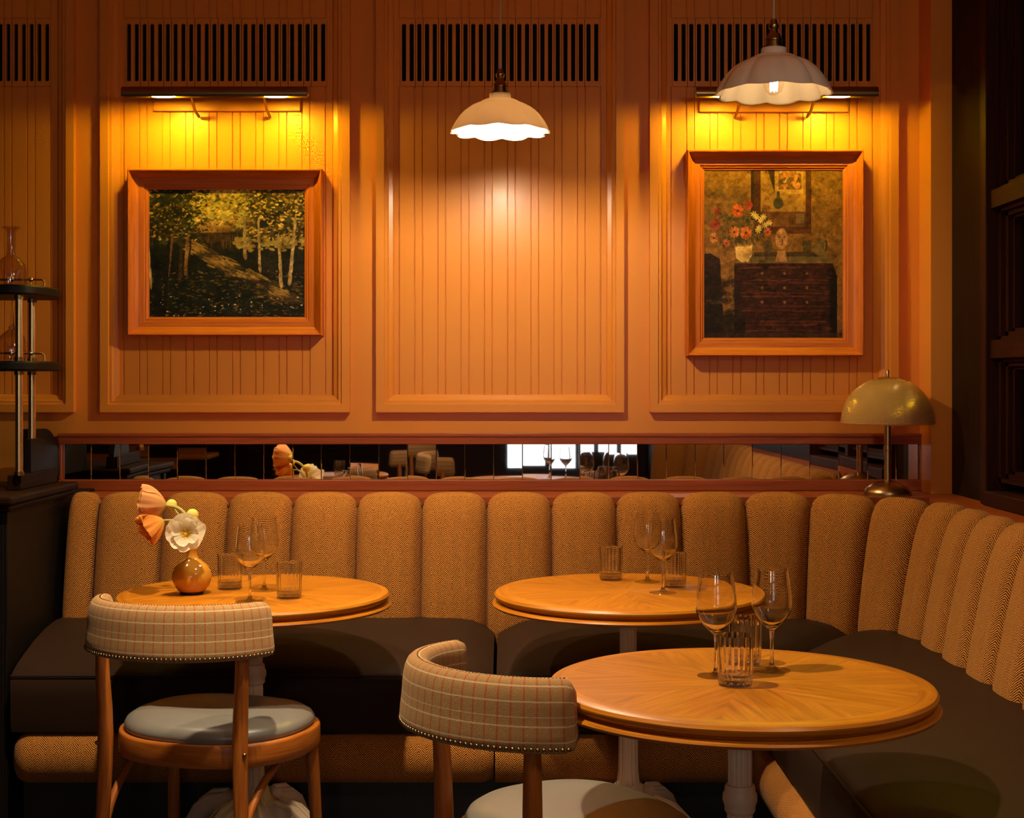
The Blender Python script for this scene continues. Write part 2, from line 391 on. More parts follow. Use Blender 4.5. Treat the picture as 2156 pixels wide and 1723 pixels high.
# back wall: flat stiles and rails in front of a backing, tongue-and-groove boards inside each panel
panels = [(-365, 160), (215, 738), (793, 1313), (1367, 1888)]
zb = Z(868, D); zb_in = Z(832, D); zv0 = Z(183, D); zv1 = Z(38, D)
vents = {1: (263, 688.5), 2: (842.5, 1263.5), 3: (1415, 1836.5), 0: (-318, 107)}
wb = MB()
wb.box(-4.2, RW+0.02, 5.34, 5.40, 0, ZT)                                   # backing
edges = [-1e9]+[e for p in panels for e in p]+[1e9]
xr = X(1935, D)
for i in range(0, len(edges), 2):
    a = -4.2 if edges[i] < -1e8 else X(edges[i], D)-0.01; b = xr if edges[i+1] > 1e8 else X(edges[i+1], D)+0.01
    wb.box(a, b, D, 5.33, zb+0.010, ZT)
wb.box(-4.2, xr, D, 5.33, 0, zb+0.01)
def groove_line(x0, x1, first, pitch_a, pitch_b):
    g = []; x = first; k = 0
    while x < x1-0.004:
        if x > x0+0.004: g.append(x)
        x += pitch_a if k % 2 == 0 else pitch_b; k += 1
    pts = [(x0, 0)]
    for q in g: pts += [(q-0.0022, 0), (q-0.0008, 0.004), (q+0.0008, 0.004), (q+0.0022, 0)]
    pts.append((x1, 0)); return pts
for i, (p0, p1) in enumerate(panels):
    x0 = X(p0+30, D); x1 = X(p1-30, D); v0, v1 = vents[i]
    pts = groove_line(x0, x1, X(v0-2.3 if i else v0, D), 32.65*D/F, 16.33*D/F)
    A = lambda z: [(x, D+h, z) for x, h in pts]
    xv0, xv1 = X(v0, D), X(v1, D)
    wb.grid([A(zb_in-0.02), A(zv0)]); wb.grid([A(zv1), A(ZT)])
    for s0, s1 in ((x0, xv0), (xv1, x1)):
        wb.face([(s0, D, zv0), (s1, D, zv0), (s1, D, zv1), (s0, D, zv1)])
# return at the right end and the shallow pier in front of it
wb.box(xr, RW+0.02, 5.053, 5.33, 0, ZT)
struct(wb.build('wall_back', M['wall'], smooth=False))
prof = [(0, 0), (0, .028), (.028, .028), (.031, .022), (.040, .022), (.044, .014), (.058, .010), (.062, .002), (.062, -.004)]
for i, (p0, p1) in enumerate(panels):
    mb = MB(); mb.frame(X(p0, D), zb, X(p1, D), ZT+0.1, prof, D)
    mb.v = [(x, y, min(z, ZT)) for x, y, z in mb.v]
    struct(mb.build('trim_%d' % (i+1), M['wall'], smooth=False))

# ledge behind the seat, running round along the right wall
LZ = 0.945
mb = MB()
mb.box(-1.46, RW, 4.895, 5.2, LZ-0.03, LZ); mb.box(1.385, RW, 0.6, 4.895, LZ-0.03, LZ)
mb.box(-1.46, 1.385, 4.90, 4.92, 0.1, LZ-0.03); mb.box(1.39, 1.41, 0.6, 4.90, 0.1, LZ-0.03)
struct(mb.build('trim_5', M['brown_wood'], smooth=False))

# right wall: dark boards, two windows
wy0, wy1 = 3.15, 4.64                         # first window opening
mb = MB()
mb.box(RW, RW+0.12, wy1, 5.053, 0, ZT); mb.box(RW, RW+0.12, 2.92, wy0, 0, ZT); mb.box(RW, RW+0.12, -4.7, 2.62, 0, ZT)
mb.box(RW, RW+0.12, 2.62, 2.92, 0, 1.10); mb.box(RW, RW+0.12, wy0, wy1, 0, LZ)
mb.box(RW, RW+0.12, 2.62, 2.92, 2.3, ZT); mb.box(RW, RW+0.12, wy0, wy1, 2.75, ZT)
struct(mb.build('wall_right', M['dark_wood'], smooth=False))
def side_window(name, y0, y1, LZ, ztop, rails, stiles):
    t = bpy.data.objects.new(name, None); C.objects.link(t); t.location = (RW, (y0+y1)/2, LZ); struct(t)
    f = MB()
    f.box(RW-0.035, RW+0.09, y1-0.055, y1, LZ, ztop); f.box(RW-0.035, RW+0.09, y0, y0+0.055, LZ, ztop)
    f.box(RW-0.045, RW+0.09, y0+0.055, y1-0.055, LZ, LZ+0.045); f.box(RW-0.035, RW+0.09, y0+0.055, y1-0.055, ztop-0.05, ztop)
    f.build('window_frame', M['window_wood'], t, smooth=False, bevel=0.004)
    s = MB(); g = MB(); zs = [LZ+0.045]+rails+[ztop-0.05]
    for r in rails: s.box(RW-0.02, RW+0.07, y0+0.055, y1-0.055, r-0.028, r+0.028)
    ys = [y0+0.055]+stiles+[y1-0.055]
    for q in stiles: s.box(RW-0.018, RW+0.068, q-0.025, q+0.025, LZ+0.045, ztop-0.05)
    for i in range(len(ys)-1):
        for j in range(len(zs)-1):
            a, b2 = ys[i]+0.002, ys[i+1]-0.002; c, d = zs[j]+0.028, zs[j+1]-0.028
            for k, (wd, px_) in enumerate(((0.020, 0.015), (0.042, 0.030), (0.058, 0.045))):
                s.box(RW-0.01+px_, RW+0.05+px_*0.3, a, a+wd, c, d); s.box(RW-0.01+px_, RW+0.05+px_*0.3, b2-wd, b2, c, d)
                s.box(RW-0.01+px_, RW+0.05+px_*0.3, a, b2, c, c+wd*0.6); s.box(RW-0.01+px_, RW+0.05+px_*0.3, a, b2, d-wd*0.6, d)
            g.face([(RW+0.055, a, c), (RW+0.055, b2, c), (RW+0.055, b2, d), (RW+0.055, a, d)])
    s.build('sash', M['window_wood'], t, smooth=False, merge=False); g.build('pane', M['pane'], t, smooth=False)
    return t
side_window('window_1', wy0, wy1, LZ, 2.75, [1.43, 1.895], [3.85])
side_window('window_2', 2.62, 2.92, 1.10, 2.3, [], [])
portal((RW+0.14, 2.77, 1.70), (0, PI/2, 0), 1.2, 0.30)
# closed dark box added outside the first window to keep sky light out
mb = MB(); mb.box(2.35, 2.45, 3.1, 6.0, 0, 3.3); mb.box(1.63, 2.45, 3.02, 3.1, 0, 3.3); mb.box(1.63, 2.45, 6.0, 6.1, 0, 3.3); mb.box(1.63, 2.45, 3.1, 6.0, 3.2, 3.3); mb.box(1.63, 2.45, 3.1, 6.0, -0.1, 0); struct(mb.build('window_light_blocker', M['outside']))

# wall behind the camera with two glazed windows
mb = MB(); xs_ = [-4.2, -2.05, -1.55, 0.0, 1.3, 1.8]
for k in (0, 2, 4): mb.box(xs_[k], xs_[k+1], -4.7, -4.6, 0, ZT)
for k in (1, 3): mb.box(xs_[k], xs_[k+1], -4.7, -4.6, 0, 0.5); mb.box(xs_[k], xs_[k+1], -4.7, -4.6, 2.3, ZT)
struct(mb.build('wall_behind', M['back_wall'], smooth=False, merge=False))
for num, x0, x1, nx in ((3, 0.0, 1.3, 4), (4, -2.05, -1.55, 2)):
    t = bpy.data.objects.new('window_%d' % num, None); C.objects.link(t); t.location = ((x0+x1)/2, -4.65, 0.5); struct(t)
    mb = MB()
    for k in range(nx+1): x = x0+(x1-x0)*k/nx; mb.box(x-0.022, x+0.022, -4.68, -4.60, 0.5, 2.3)
    for k in range(6): z = 0.5+1.8*k/5; mb.box(x0, x1, -4.675, -4.605, z-0.02, z+0.02)
    mb.build('glazing_bars', M['dark_wood'], t, smooth=False, merge=False)
    mb = MB(); mb.face([(x0, -4.64, 0.5), (x1, -4.64, 0.5), (x1, -4.64, 2.3), (x0, -4.64, 2.3)]); mb.build('pane', M['pane'], t, smooth=False)
    portal(((x0+x1)/2, -4.72, 1.4), (PI/2, 0, 0), x1-x0, 1.8)

# ------------------------------------------------------------------ vents
def vent(i, label):
    v0, v1 = vents[i]; x0, x1 = X(v0, D), X(v1, D)
    t = thing('vent_grille', label, 'vent', (x0, D, zv0), 0, 'slotted vents along the top of the wall')
    n = 26; p = (x1-x0)/n; hw = 4.4*D/F; s0, s1 = Z(171, D), Z(50, D); c = 0.0028
    mb = MB(); cut = {0}
    k = 0; q = 0
    while q < n: q += 2 if k % 2 == 0 else 1; k += 1; cut.add(q)
    for a in range(n):
        l = x0+a*p+(0.0009 if a in cut else 0); r = x0+(a+1)*p-(0.0009 if (a+1) in cut else 0); m = x0+(a+0.5)*p
        out = [(l, zv0+.001), (l, s0), (l, s1), (l, zv1-.001), (r, zv1-.001), (r, s1), (r, s0), (r, zv0+.001)]
        inn = [(m-hw+c, s0), (m-hw, s0+c), (m-hw, s1-c), (m-hw+c, s1), (m+hw-c, s1), (m+hw, s1-c), (m+hw, s0+c), (m+hw-c, s0)]
        for k2 in range(8):
            o1, o2 = out[k2], out[(k2+1) % 8]; i1, i2 = inn[k2], inn[(k2+1) % 8]
            mb.face([(o1[0], D, o1[1]), (o2[0], D, o2[1]), (i2[0], D, i2[1]), (i1[0], D, i1[1])])
            mb.face([(i1[0], D, i1[1]), (i2[0], D, i2[1]), (i2[0], D+.014, i2[1]), (i1[0], D+.014, i1[1])])
    mb.build('grille_face', M['wall'], t, smooth=False)
    mb = MB(); mb.box(x0+.002, x1-.002, D+0.05, D+0.06, zv0, zv1); mb.build('slot_backing', M['vent_dark'], t, smooth=False)  # flat black plate, gives the slots their darkness by colour
vent(0, 'slotted vent at the far left edge, above the shelves')
vent(1, 'slotted vent in the panel above the woodland painting and its brass light')
vent(2, 'slotted vent in the middle panel behind the cord of the lit pendant')
vent(3, 'slotted vent behind the pale pendant in the right panel')

# ------------------------------------------------------------------ mirror band
DM = 5.19
mx0, mx1 = X(128, D), X(1937, D); mt, mbot = Z(912, D), LZ+0.001
t = thing('wall_mirror', 'long low tiled mirror in a red-brown frame just above the bench back', 'mirror', ((mx0+mx1)/2, D, LZ))
mb = MB()
mb.box(mx0, mx1, D-0.030, D-0.001, Z(935, D), mt); mb.box(mx0, mx1, D-0.034, D-0.001, mbot, Z(1010, D))
mb.box(mx0, mx0+0.010, D-0.028, D-0.001, Z(1010, D), Z(935, D)); mb.box(mx1-0.006, mx1, D-0.028, D-0.001, Z(1010, D), Z(935, D))
mb.box(mx0, mx1, D-0.034, D-0.030, mt-0.012, mt)
mb.build('mirror_frame', M['brown_wood'], t, smooth=False, bevel=0.003, merge=False)
mb = MB(); mb.box(mx0+0.01, mx1-0.006, D-0.004, D-0.001, Z(1010, D), Z(935, D)); mb.build('backing', M['mirror_edge'], t, smooth=False)
pw = 60.4*D/F; xa = X(133.6, D); z0, z1 = Z(1010, D), Z(935, D)
rm = random.Random(3)
k = 0
while xa+k*pw < mx1-0.02:
    a = xa+k*pw+0.0005; b = min(xa+(k+1)*pw-0.0005, mx1-0.007); bv = 0.0014
    ty = rm.uniform(-1, 1)*0.0004; tz = rm.uniform(-1, 1)*0.0003
    def Y(x, z): return D-0.007+ty*(x-(a+b)/2)/(pw/2)+tz*(z-(z0+z1)/2)/0.06
    o = [(a, z0), (b, z0), (b, z1), (a, z1)]; n_ = [(a+bv, z0+bv), (b-bv, z0+bv), (b-bv, z1-bv), (a+bv, z1-bv)]
    mb = MB(); mb.face([(x, Y(x, z), z) for x, z in n_])
    for s in range(4):
        q = (s+1) % 4
        mb.face([(o[s][0], Y(*o[s])+.0012, o[s][1]), (o[q][0], Y(*o[q])+.0012, o[q][1]), (n_[q][0], Y(*n_[q]), n_[q][1]), (n_[s][0], Y(*n_[s]), n_[s][1])])
    mb.build('mirror_tile', M['mirror'], t, smooth=False); k += 1

# ------------------------------------------------------------------ paintings
def dabber(W, H, base):
    A = np.zeros((H, W, 3)); A[:] = base; yy, xx = np.mgrid[0:H, 0:W]
    xx = xx/(W-1); yy = yy/(H-1)
    def dab(cx, cy, rx, ry, ang, col, al=1.0, hard=3.0):
        R = max(rx, ry)*1.3
        i0, i1 = max(0, int((cy-R)*H)), min(H, int((cy+R)*H)+2); j0, j1 = max(0, int((cx-R)*W)), min(W, int((cx+R)*W)+2)
        if i0 >= i1 or j0 >= j1: return
        dx = xx[i0:i1, j0:j1]-cx; dy = yy[i0:i1, j0:j1]-cy; c, s = math.cos(ang), math.sin(ang)
        q = ((dx*c+dy*s)/rx)**2+((-dx*s+dy*c)/ry)**2
        k = np.clip((1.15-q)*hard, 0, 1)[..., None]*al
        A[i0:i1, j0:j1] = A[i0:i1, j0:j1]*(1-k)+np.array(col)*k
    def rect(x0, y0, x1, y1, col, al=1.0):
        m = ((xx >= x0) & (xx <= x1) & (yy >= y0) & (yy <= y1))[..., None]*al
        A[:] = A*(1-m)+np.array(col)*m
    def poly(pts, col, al=1.0):
        inside = np.zeros((H, W), bool); n = len(pts)
        for i in range(n):
            (x1, y1), (x2, y2) = pts[i], pts[(i+1) % n]
            c = ((y1 > yy) != (y2 > yy)) & (xx < (x2-x1)*(yy-y1)/((y2-y1) if y2 != y1 else 1e-9)+x1); inside ^= c
        m = inside[..., None]*al; A[:] = A*(1-m)+np.array(col)*m
    return A, dab, rect, poly
def weave(A, seed):
    """broken colour of old oil paint: streaks and blotches of pigment"""
    g = np.random.default_rng(seed); H, W, _ = A.shape; n = np.zeros((H, W))
    for k, w_ in ((3, .5), (7, .7), (18, .6)):
        t_ = g.normal(size=(H//k+3, W//k+3)); yy = np.arange(H)/k; xx = np.arange(W)/k; i = yy.astype(int)[:, None]; j = xx.astype(int)[None, :]; fy = (yy % 1)[:, None]; fx = (xx % 1)[None, :]
        n += w_*((t_[i, j]*(1-fx)+t_[i, j+1]*fx)*(1-fy)+(t_[i+1, j]*(1-fx)+t_[i+1, j+1]*fx)*fy)
    n += .35*g.normal(size=(H, W))
    return A*np.clip(1+.28*n, .25, 2.2)[..., None]
def wood_scene(W, H):
    r = random.Random(11); A, dab, rect, poly = dabber(W, H, (0.012, 0.012, 0.007)); U = r.uniform
    def jit(c, a=0.25): k = U(1-a, 1+a); return [x*k*U(0.92, 1.08) for x in c]
    # (x right, y UP from the bottom)
    for _ in range(200):
        x = U(0, 1); y = U(0.55, 1.02); dab(x, y, U(.02, .05), U(.015, .035), U(0, PI), jit((0.06, 0.05, 0.016)), 0.8, 1.5)
    for _ in range(140): dab(.46+U(-.16, .16), U(.72, 1), U(.02, .06), U(.015, .04), U(0, PI), jit((0.50, 0.35, 0.075)), .75, 1.2)
    for _ in range(70): dab(.44+U(-.12, .1), U(.60, .74), U(.02, .05), U(.012, .03), U(0, PI), jit((0.30, 0.14, 0.035)), .6, 1.2)
    rect(.30, .52, .62, .66, (0.015, 0.011, 0.008), .85)
    for _ in range(60):
        x = U(.30, .62); dab(x, U(.56, .64), .003, U(.03, .06), 0, jit((0.10, 0.045, 0.015)), .6)
    for _ in range(1500):
        x = U(.0, 1); y = U(.55, 1.02) if x > .55 else U(.60, 1.02)
        if x < .30 and r.random() < .35: c = (0.015, 0.016, 0.008)
        else: c = r.choice([(0.50, 0.27, 0.04), (0.34, 0.17, 0.03), (0.20, 0.10, 0.02), (0.60, 0.37, 0.08), (0.10, 0.05, 0.014)])
        if .30 < x < .62 and y < .72: continue
        dab(x, y, U(.005, .017), U(.003, .010), U(-.9, 1.2), jit(c, .5), .8, 1.6)
    for _ in range(420):
        dab(U(0, .38), U(.50, 1), U(.006, .018), U(.004, .011), U(0, PI), jit((0.016, 0.016, 0.008)), .85, 1.6)
    for _ in range(260): dab(U(.55, 1), U(.56, 1), U(.005, .016), U(.003, .010), U(0, PI), jit((0.05, 0.028, 0.010)), .7, 1.6)
    for _ in range(40): dab(U(.66, 1), U(.35, .55), U(.01, .03), U(.02, .06), U(-.2, .2), jit((0.018, 0.014, 0.008)), .8)
    # sunlit path running down to the right
    for _ in range(700):
        s = r.random(); x = .27+s*.62+U(-.05, .06)*(1+s); y = .56-s*.44+U(-.03, .03)
        c = (0.30, 0.16, 0.035) if math.sin(s*24+.8) > -.15 else (0.06, 0.035, 0.014)
        dab(x, y, U(.010, .04), U(.003, .009), -.55+U(-.2, .2), jit(c, .45), .65, 1.6)
    for _ in range(220): dab(U(0, .75), U(0, .30), U(.02, .06), U(.01, .03), U(-.5, .3), jit((0.012, 0.013, 0.008)), .7, 1.4)
    for _ in range(380): dab(U(0, 1), U(0, .36), U(.005, .020), U(.003, .008), U(-.7, .5), jit(r.choice([(0.14, 0.075, 0.02), (0.07, 0.045, 0.018), (0.20, 0.11, 0.03)])), .55, 2)
    def trunk(x0, y0, x1, y1, w0, c, n=26):
        for k in range(n):
            t_ = k/(n-1); dab(x0+(x1-x0)*t_+U(-.003, .003), y0+(y1-y0)*t_, w0*(1-.35*t_), .032, -math.atan2(x1-x0, y1-y0), jit(c, .4), .9)
    trunk(.06, .0, .05, .60, .030, (0.010, 0.010, 0.008)); trunk(.015, .25, .0, .55, .006, (0.42, 0.27, .1))
    trunk(.12, .33, .15, .62, .011, (0.16, 0.07, .03)); trunk(.10, .02, .13, .58, .014, (0.012, .010, .008))
    trunk(.20, .3, .21, .6, .012, (0.05, .025, .012)); trunk(.235, .36, .25, .63, .011, (0.20, .09, .03)); trunk(.258, .32, .268, .62, .006, (.02, .012, .008))
    trunk(.615, .48, .61, .76, .011, (.30, .17, .06)); trunk(.71, .38, .70, .74, .008, (.40, .23, .09)); trunk(.845, .26, .83, .62, .011, (.34, .21, .08)); trunk(.90, .28, .935, .76, .012, (.45, .27, .11))
    trunk(.78, .34, .78, .60, .010, (.02, .014, .009))
    for _ in range(70): dab(U(.55, 1), U(.52, .62), U(.012, .03), U(.008, .018), U(-.5, .8), jit((0.30, 0.19, 0.04)), .75)
    for _ in range(34): dab(U(.05, 1), U(0, .17), U(.003, .007), U(.003, .005), 0, (0.75, 0.50, 0.25), .9)
    return weave(A, 3)
def still_life(W, H):
    r = random.Random(5); A, dab, rect, poly = dabber(W, H, (0.21, 0.085, 0.020)); U = r.uniform
    def jit(c, a=0.2): k = U(1-a, 1+a); return [x*k*U(0.92, 1.08) for x in c]
    for _ in range(2200): dab(U(0, 1), U(.42, 1), U(.006, .024), U(.003, .008), U(0, PI), jit((0.22, 0.090, 0.020), .40), .5, 1.4)
    for _ in range(120): dab(U(0, .3), U(.55, .9), U(.02, .05), U(.01, .03), U(0, PI), jit((0.15, 0.068, 0.022)), .4, 1.4)
    # mirror hanging on the painted wall
    rect(.36, .62, .77, 1, (0.075, 0.022, 0.010)); rect(.34, .70, .36, 1, (0.03, .014, .008)); rect(.41, .66, .73, 1, (0.32, 0.14, 0.034))
    rect(.41, .66, .73, .75, (0.13, 0.045, 0.018)); rect(.50, .66, .61, .71, (0.17, .06, .02)); rect(.66, .68, .72, .74, (.20, .10, .05)); rect(.42, .75, .48, .79, (.24, .09, .03))
    poly([(.46, 1.0), (.51, .855), (.53, .855), (.51, 1.0)], (0.05, 0.022, 0.012)); rect(.51, .855, .715, 1, (0.42, 0.20, 0.06)); rect(.535, .882, .70, 1, (0.22, 0.075, 0.03))
    for _ in range(46): dab(U(.545, .69), U(.89, 1), U(.012, .03), U(.008, .018), U(0, PI), jit(r.choice([(0.48, 0.16, 0.04), (0.12, 0.05, 0.025), (0.50, 0.28, 0.10)])), .85)
    dab(.535, .80, .036, .034, 0, (0.055, .042, .028)); rect(.525, .83, .545, .87, (0.055, .04, .028))
    for _ in range(60): dab(U(.36, .77), U(.62, .66), .02, .005, 0, jit((0.10, .03, .012)), .6)
    # chest of drawers
    poly([(.22, .0), (.22, .455), (.92, .455), (.96, .36), (.935, .33), (.935, .0)], (0.034, 0.010, 0.007))
    poly([(.22, .452), (.93, .452), (.88, .50), (.27, .50)], (0.135, 0.080, 0.028)); rect(.22, .445, .93, .456, (0.18, .085, .03))
    rect(.90, 0, .955, .38, (0.010, .006, .005))
    for y in (.42, .345, .33, .27, .25, .19, .165, .10, .08, .045):
        for _ in range(12): dab(U(.28, .86), y+U(-.004, .004), U(.03, .08), .004, U(-.04, .04), jit((0.12, .030, .014)), .6)
    for _ in range(420): dab(U(.24, .90), U(.02, .44), U(.008, .04), U(.003, .009), U(-.1, .1), jit(r.choice([(0.055, .016, .010), (0.02, .008, .006), (.085, .022, .012)])), .5)
    for x in (.42, .58, .74):
        for y in (.385, .30, .215): dab(x, y, .010, .009, 0, (0.22, .09, .04), .8)
    dab(.61, .395, .025, .022, 0, (0.05, .016, .010))
    # chair at the lower left
    poly([(0, .0), (0, .50), (.05, .505), (.12, .47), (.13, .25), (.16, .0)], (0.026, .011, .008)); poly([(0, .22), (.12, .25), (.15, .21), (0, .20)], (.13, .07, .03)); rect(0, .0, .30, .14, (.010, .007, .006), .8)
    rect(0, 0, 1, .035, (0.05, .022, .012), .7)
    for _ in range(60): dab(U(0, .25), U(.02, .35), U(.02, .04), U(.01, .03), 0, jit((0.018, .010, .008)), .6)
    # shadows and things standing on the chest
    rect(.36, .485, .85, .512, (0.04, .022, .012), .8)
    dab(.46, .545, .035, .038, 0, (0.075, .045, .018), .9); rect(.71, .51, .77, .58, (0.075, .045, .018), .9)
    dab(.83, .535, .045, .045, 0, (0.15, .085, .03)); rect(.815, .575, .845, .592, (.14, .08, .03)); dab(.875, .55, .012, .035, 0, (.05, .028, .014)); dab(.868, .548, .006, .024, 0, (.2, .125, .03))
    poly([(.515, .455), (.53, .52), (.585, .52), (.60, .455)], (.46, .19, .075)); dab(.558, .59, .043, .062, 0, (.44, .18, .07)); dab(.546, .575, .022, .045, 0, (.30, .11, .045), .7); dab(.565, .575, .004, .022, 0, (.10, .04, .02)); dab(.545, .60, .012, .004, 0, (.10, .04, .02)); dab(.58, .60, .010, .004, 0, (.10, .04, .02)); dab(.56, .555, .012, .004, 0, (.16, .05, .02))
    poly([(.225, .555), (.235, .475), (.27, .452), (.32, .455), (.345, .49), (.35, .555)], (.62, .34, .11)); dab(.31, .51, .035, .04, 0, (.50, .23, .07), .7); dab(.285, .555, .062, .012, 0, (.30, .14, .05))
    for _ in range(150): dab(.28+U(-.16, .16), .64+U(-.09, .10), U(.006, .02), U(.004, .009), U(0, PI), jit((0.05, .045, .018)), .7)
    for x, y, s, c in ((.245, .755, .042, (.55, .09, .02)), (.085, .675, .036, (.26, .03, .02)), (.10, .755, .026, (.22, .03, .02)), (.22, .63, .036, (.60, .16, .04)), (.305, .625, .042, (.62, .13, .03)), (.325, .79, .028, (.36, .04, .02)), (.075, .595, .032, (.52, .17, .05)), (.165, .565, .026, (.42, .08, .03)), (.46, .63, .028, (.45, .09, .03))):
        for k in range(16):
            a = k*2*PI/16+U(-.2, .2); dab(x+math.cos(a)*s*.55, y+math.sin(a)*s*.5, s*.5, s*.2, a, jit(c, .35), .9)
        dab(x, y, s*.25, s*.2, 0, (.10, .03, .012))
    for x, y in ((.38, .72), (.41, .70), (.36, .735), (.40, .655), (.47, .685), (.44, .67), (.39, .64), (.43, .72)):
        for k in range(7):
            a = k*2*PI/7; dab(x+math.cos(a)*.013, y+math.sin(a)*.011, .010, .004, a, (.72, .46, .14), .9)
    return weave(A, 4)
def canvas(name, A, x0, z0, x1, z1, y, mat, parent):
    H, W = A.shape[:2]
    xs = np.linspace(x0, x1, W); zs = np.linspace(z0, z1, H)
    V = [(xs[j], y, zs[i]) for i in range(H) for j in range(W)]
    Fc = [(i*W+j, i*W+j+1, (i+1)*W+j+1, (i+1)*W+j) for i in range(H-1) for j in range(W-1)]
    me = bpy.data.meshes.new(name); me.from_pydata(V, [], Fc)
    ca = me.color_attributes.new('pigment', 'FLOAT_COLOR', 'POINT')
    buf = np.ones((H*W, 4), np.float32); buf[:, :3] = np.clip(A, 0, 1).reshape(-1, 3)
    ca.data.foreach_set('color', buf.ravel()); me.materials.append(mat)
    o = bpy.data.objects.new(name, me); C.objects.link(o); o.parent = parent; o.location = -parent.location
    return o
fprof = [(0, -0.048), (0, .012), (.003, .016), (.006, .015), (.013, .002), (.021, -.009), (.029, -.014), (.031, -.016), (.050, -.018), (.053, -.022), (.058, -.022), (.062, -.026), (.066, -.027), (.068, -.040)]
M['oil'] = attr_mat('oil_paint', 0.38, 0.35); M['oil_matt'] = attr_mat('old_oil_paint', 0.5, 0.5)
def painting(px0, py0, px1, py1, fw, label, pic, mat, Wp, Hp):
    y = 5.150; x0, x1, z0, z1 = X(px0, y), X(px1, y), Z(py1, y), Z(py0, y)
    t = thing('framed_painting', label, 'painting', ((x0+x1)/2, 5.2, z0))
    mb = MB(); mb.frame(x0, z0, x1, z1, [(o*fw/.068, h) for o, h in fprof], y); mb.build('picture_frame', M['frame_wood'], t, smooth=False)
    q = fw-0.004
    mb = MB(); mb.box(x0+.004, x1-.004, y+.044, y+.047, z0+.004, z1-.004); mb.build('backing_board', M['dark_wood'], t, smooth=False)
    canvas('canvas', pic(Wp, Hp), x0+q, z0+q, x1-q, z1-q, y+.030, mat, t)
painting(270, 357, 679, 707, .068, 'wide oil painting of a woodland path in a red-brown frame', wood_scene, M['oil'], 400, 330)
painting(1446, 317, 1817, 750, .066, 'tall oil painting of flowers on a chest in an orange-brown frame', still_life, M['oil_matt'], 330, 400)

# ------------------------------------------------------------------ picture lights
M['tube_bulb'] = emit('tube_bulb_glow', (1.0, 0.78, 0.035), 880)
def picture_light(px0, px1, bx, by0, by1, label, bulbs, arms):
    y = 4.995; zc = CAMZ+(800-197)*y/F
    x0, x1 = X(px0, y), X(px1, y)
    t = thing('picture_light', label, 'lamp', ((x0+x1)/2, D, zc-0.06), 0, 'brass picture lights')
    R = 0.0235; n = 20; P = []; Q = []
    for i in range(n+1):
        a = -0.60+(PI+1.12)*i/n            # from the lip at the front over the top to the lip behind
        yy = -math.cos(a); zz = math.sin(a)
        P.append([(x0, y+R*yy, zc+R*zz), (x1, y+R*yy, zc+R*zz)]); Q.append([(x0, y+(R-.0012)*yy, zc+(R-.0012)*zz), (x1, y+(R-.0012)*yy, zc+(R-.0012)*zz)])
    mb = MB(); mb.grid(P); mb.grid(Q)
    for k in (0, n): mb.face([P[k][0], P[k][1], Q[k][1], Q[k][0]])
    mb.build('lamp_shade', M['old_brass'], t)
    for k in (0, 1):
        mb = MB(); mb.face([p[k] for p in P[:n-4]]); mb.build('end_cap', M['old_brass'], t, smooth=False)
    for b in bulbs:
        xb = X(b, y); mb = MB(); mb.tube([(xb+q, y, zc-.0085) for q in (-.042, -.036, -.022, 0, .022, .036, .042)], [.0008, .0035, .0056, .0064, .0056, .0035, .0008], 8); mb.build('bulb', M['tube_bulb'], t)
    for a in arms:
        xa_ = X(a, 5.1)
        mb = MB(); mb.tube([(xa_, y+R-.002, zc+.004), (xa_, 5.06, zc), (xa_, 5.12, zc-.035), (xa_, D-.016, zc-.045)], .005, 8); mb.build('arm', M['old_brass'], t)
    mb = MB(); mb.box(X(bx[0], D), X(bx[1], D), D-.020, D-.0005, Z(by1, D), Z(by0, D)); mb.build('wall_plate', M['wall'], t, smooth=False, bevel=.003)
picture_light(258, 648, (325, 634), 206, 236, 'brass picture light over the woodland painting', (345, 582), (408, 560))
picture_light(1465, 1847, (1471, 1784), 210, 238, 'brass picture light over the still life, half behind the pale pendant', (1527, 1764), (1555, 1710))

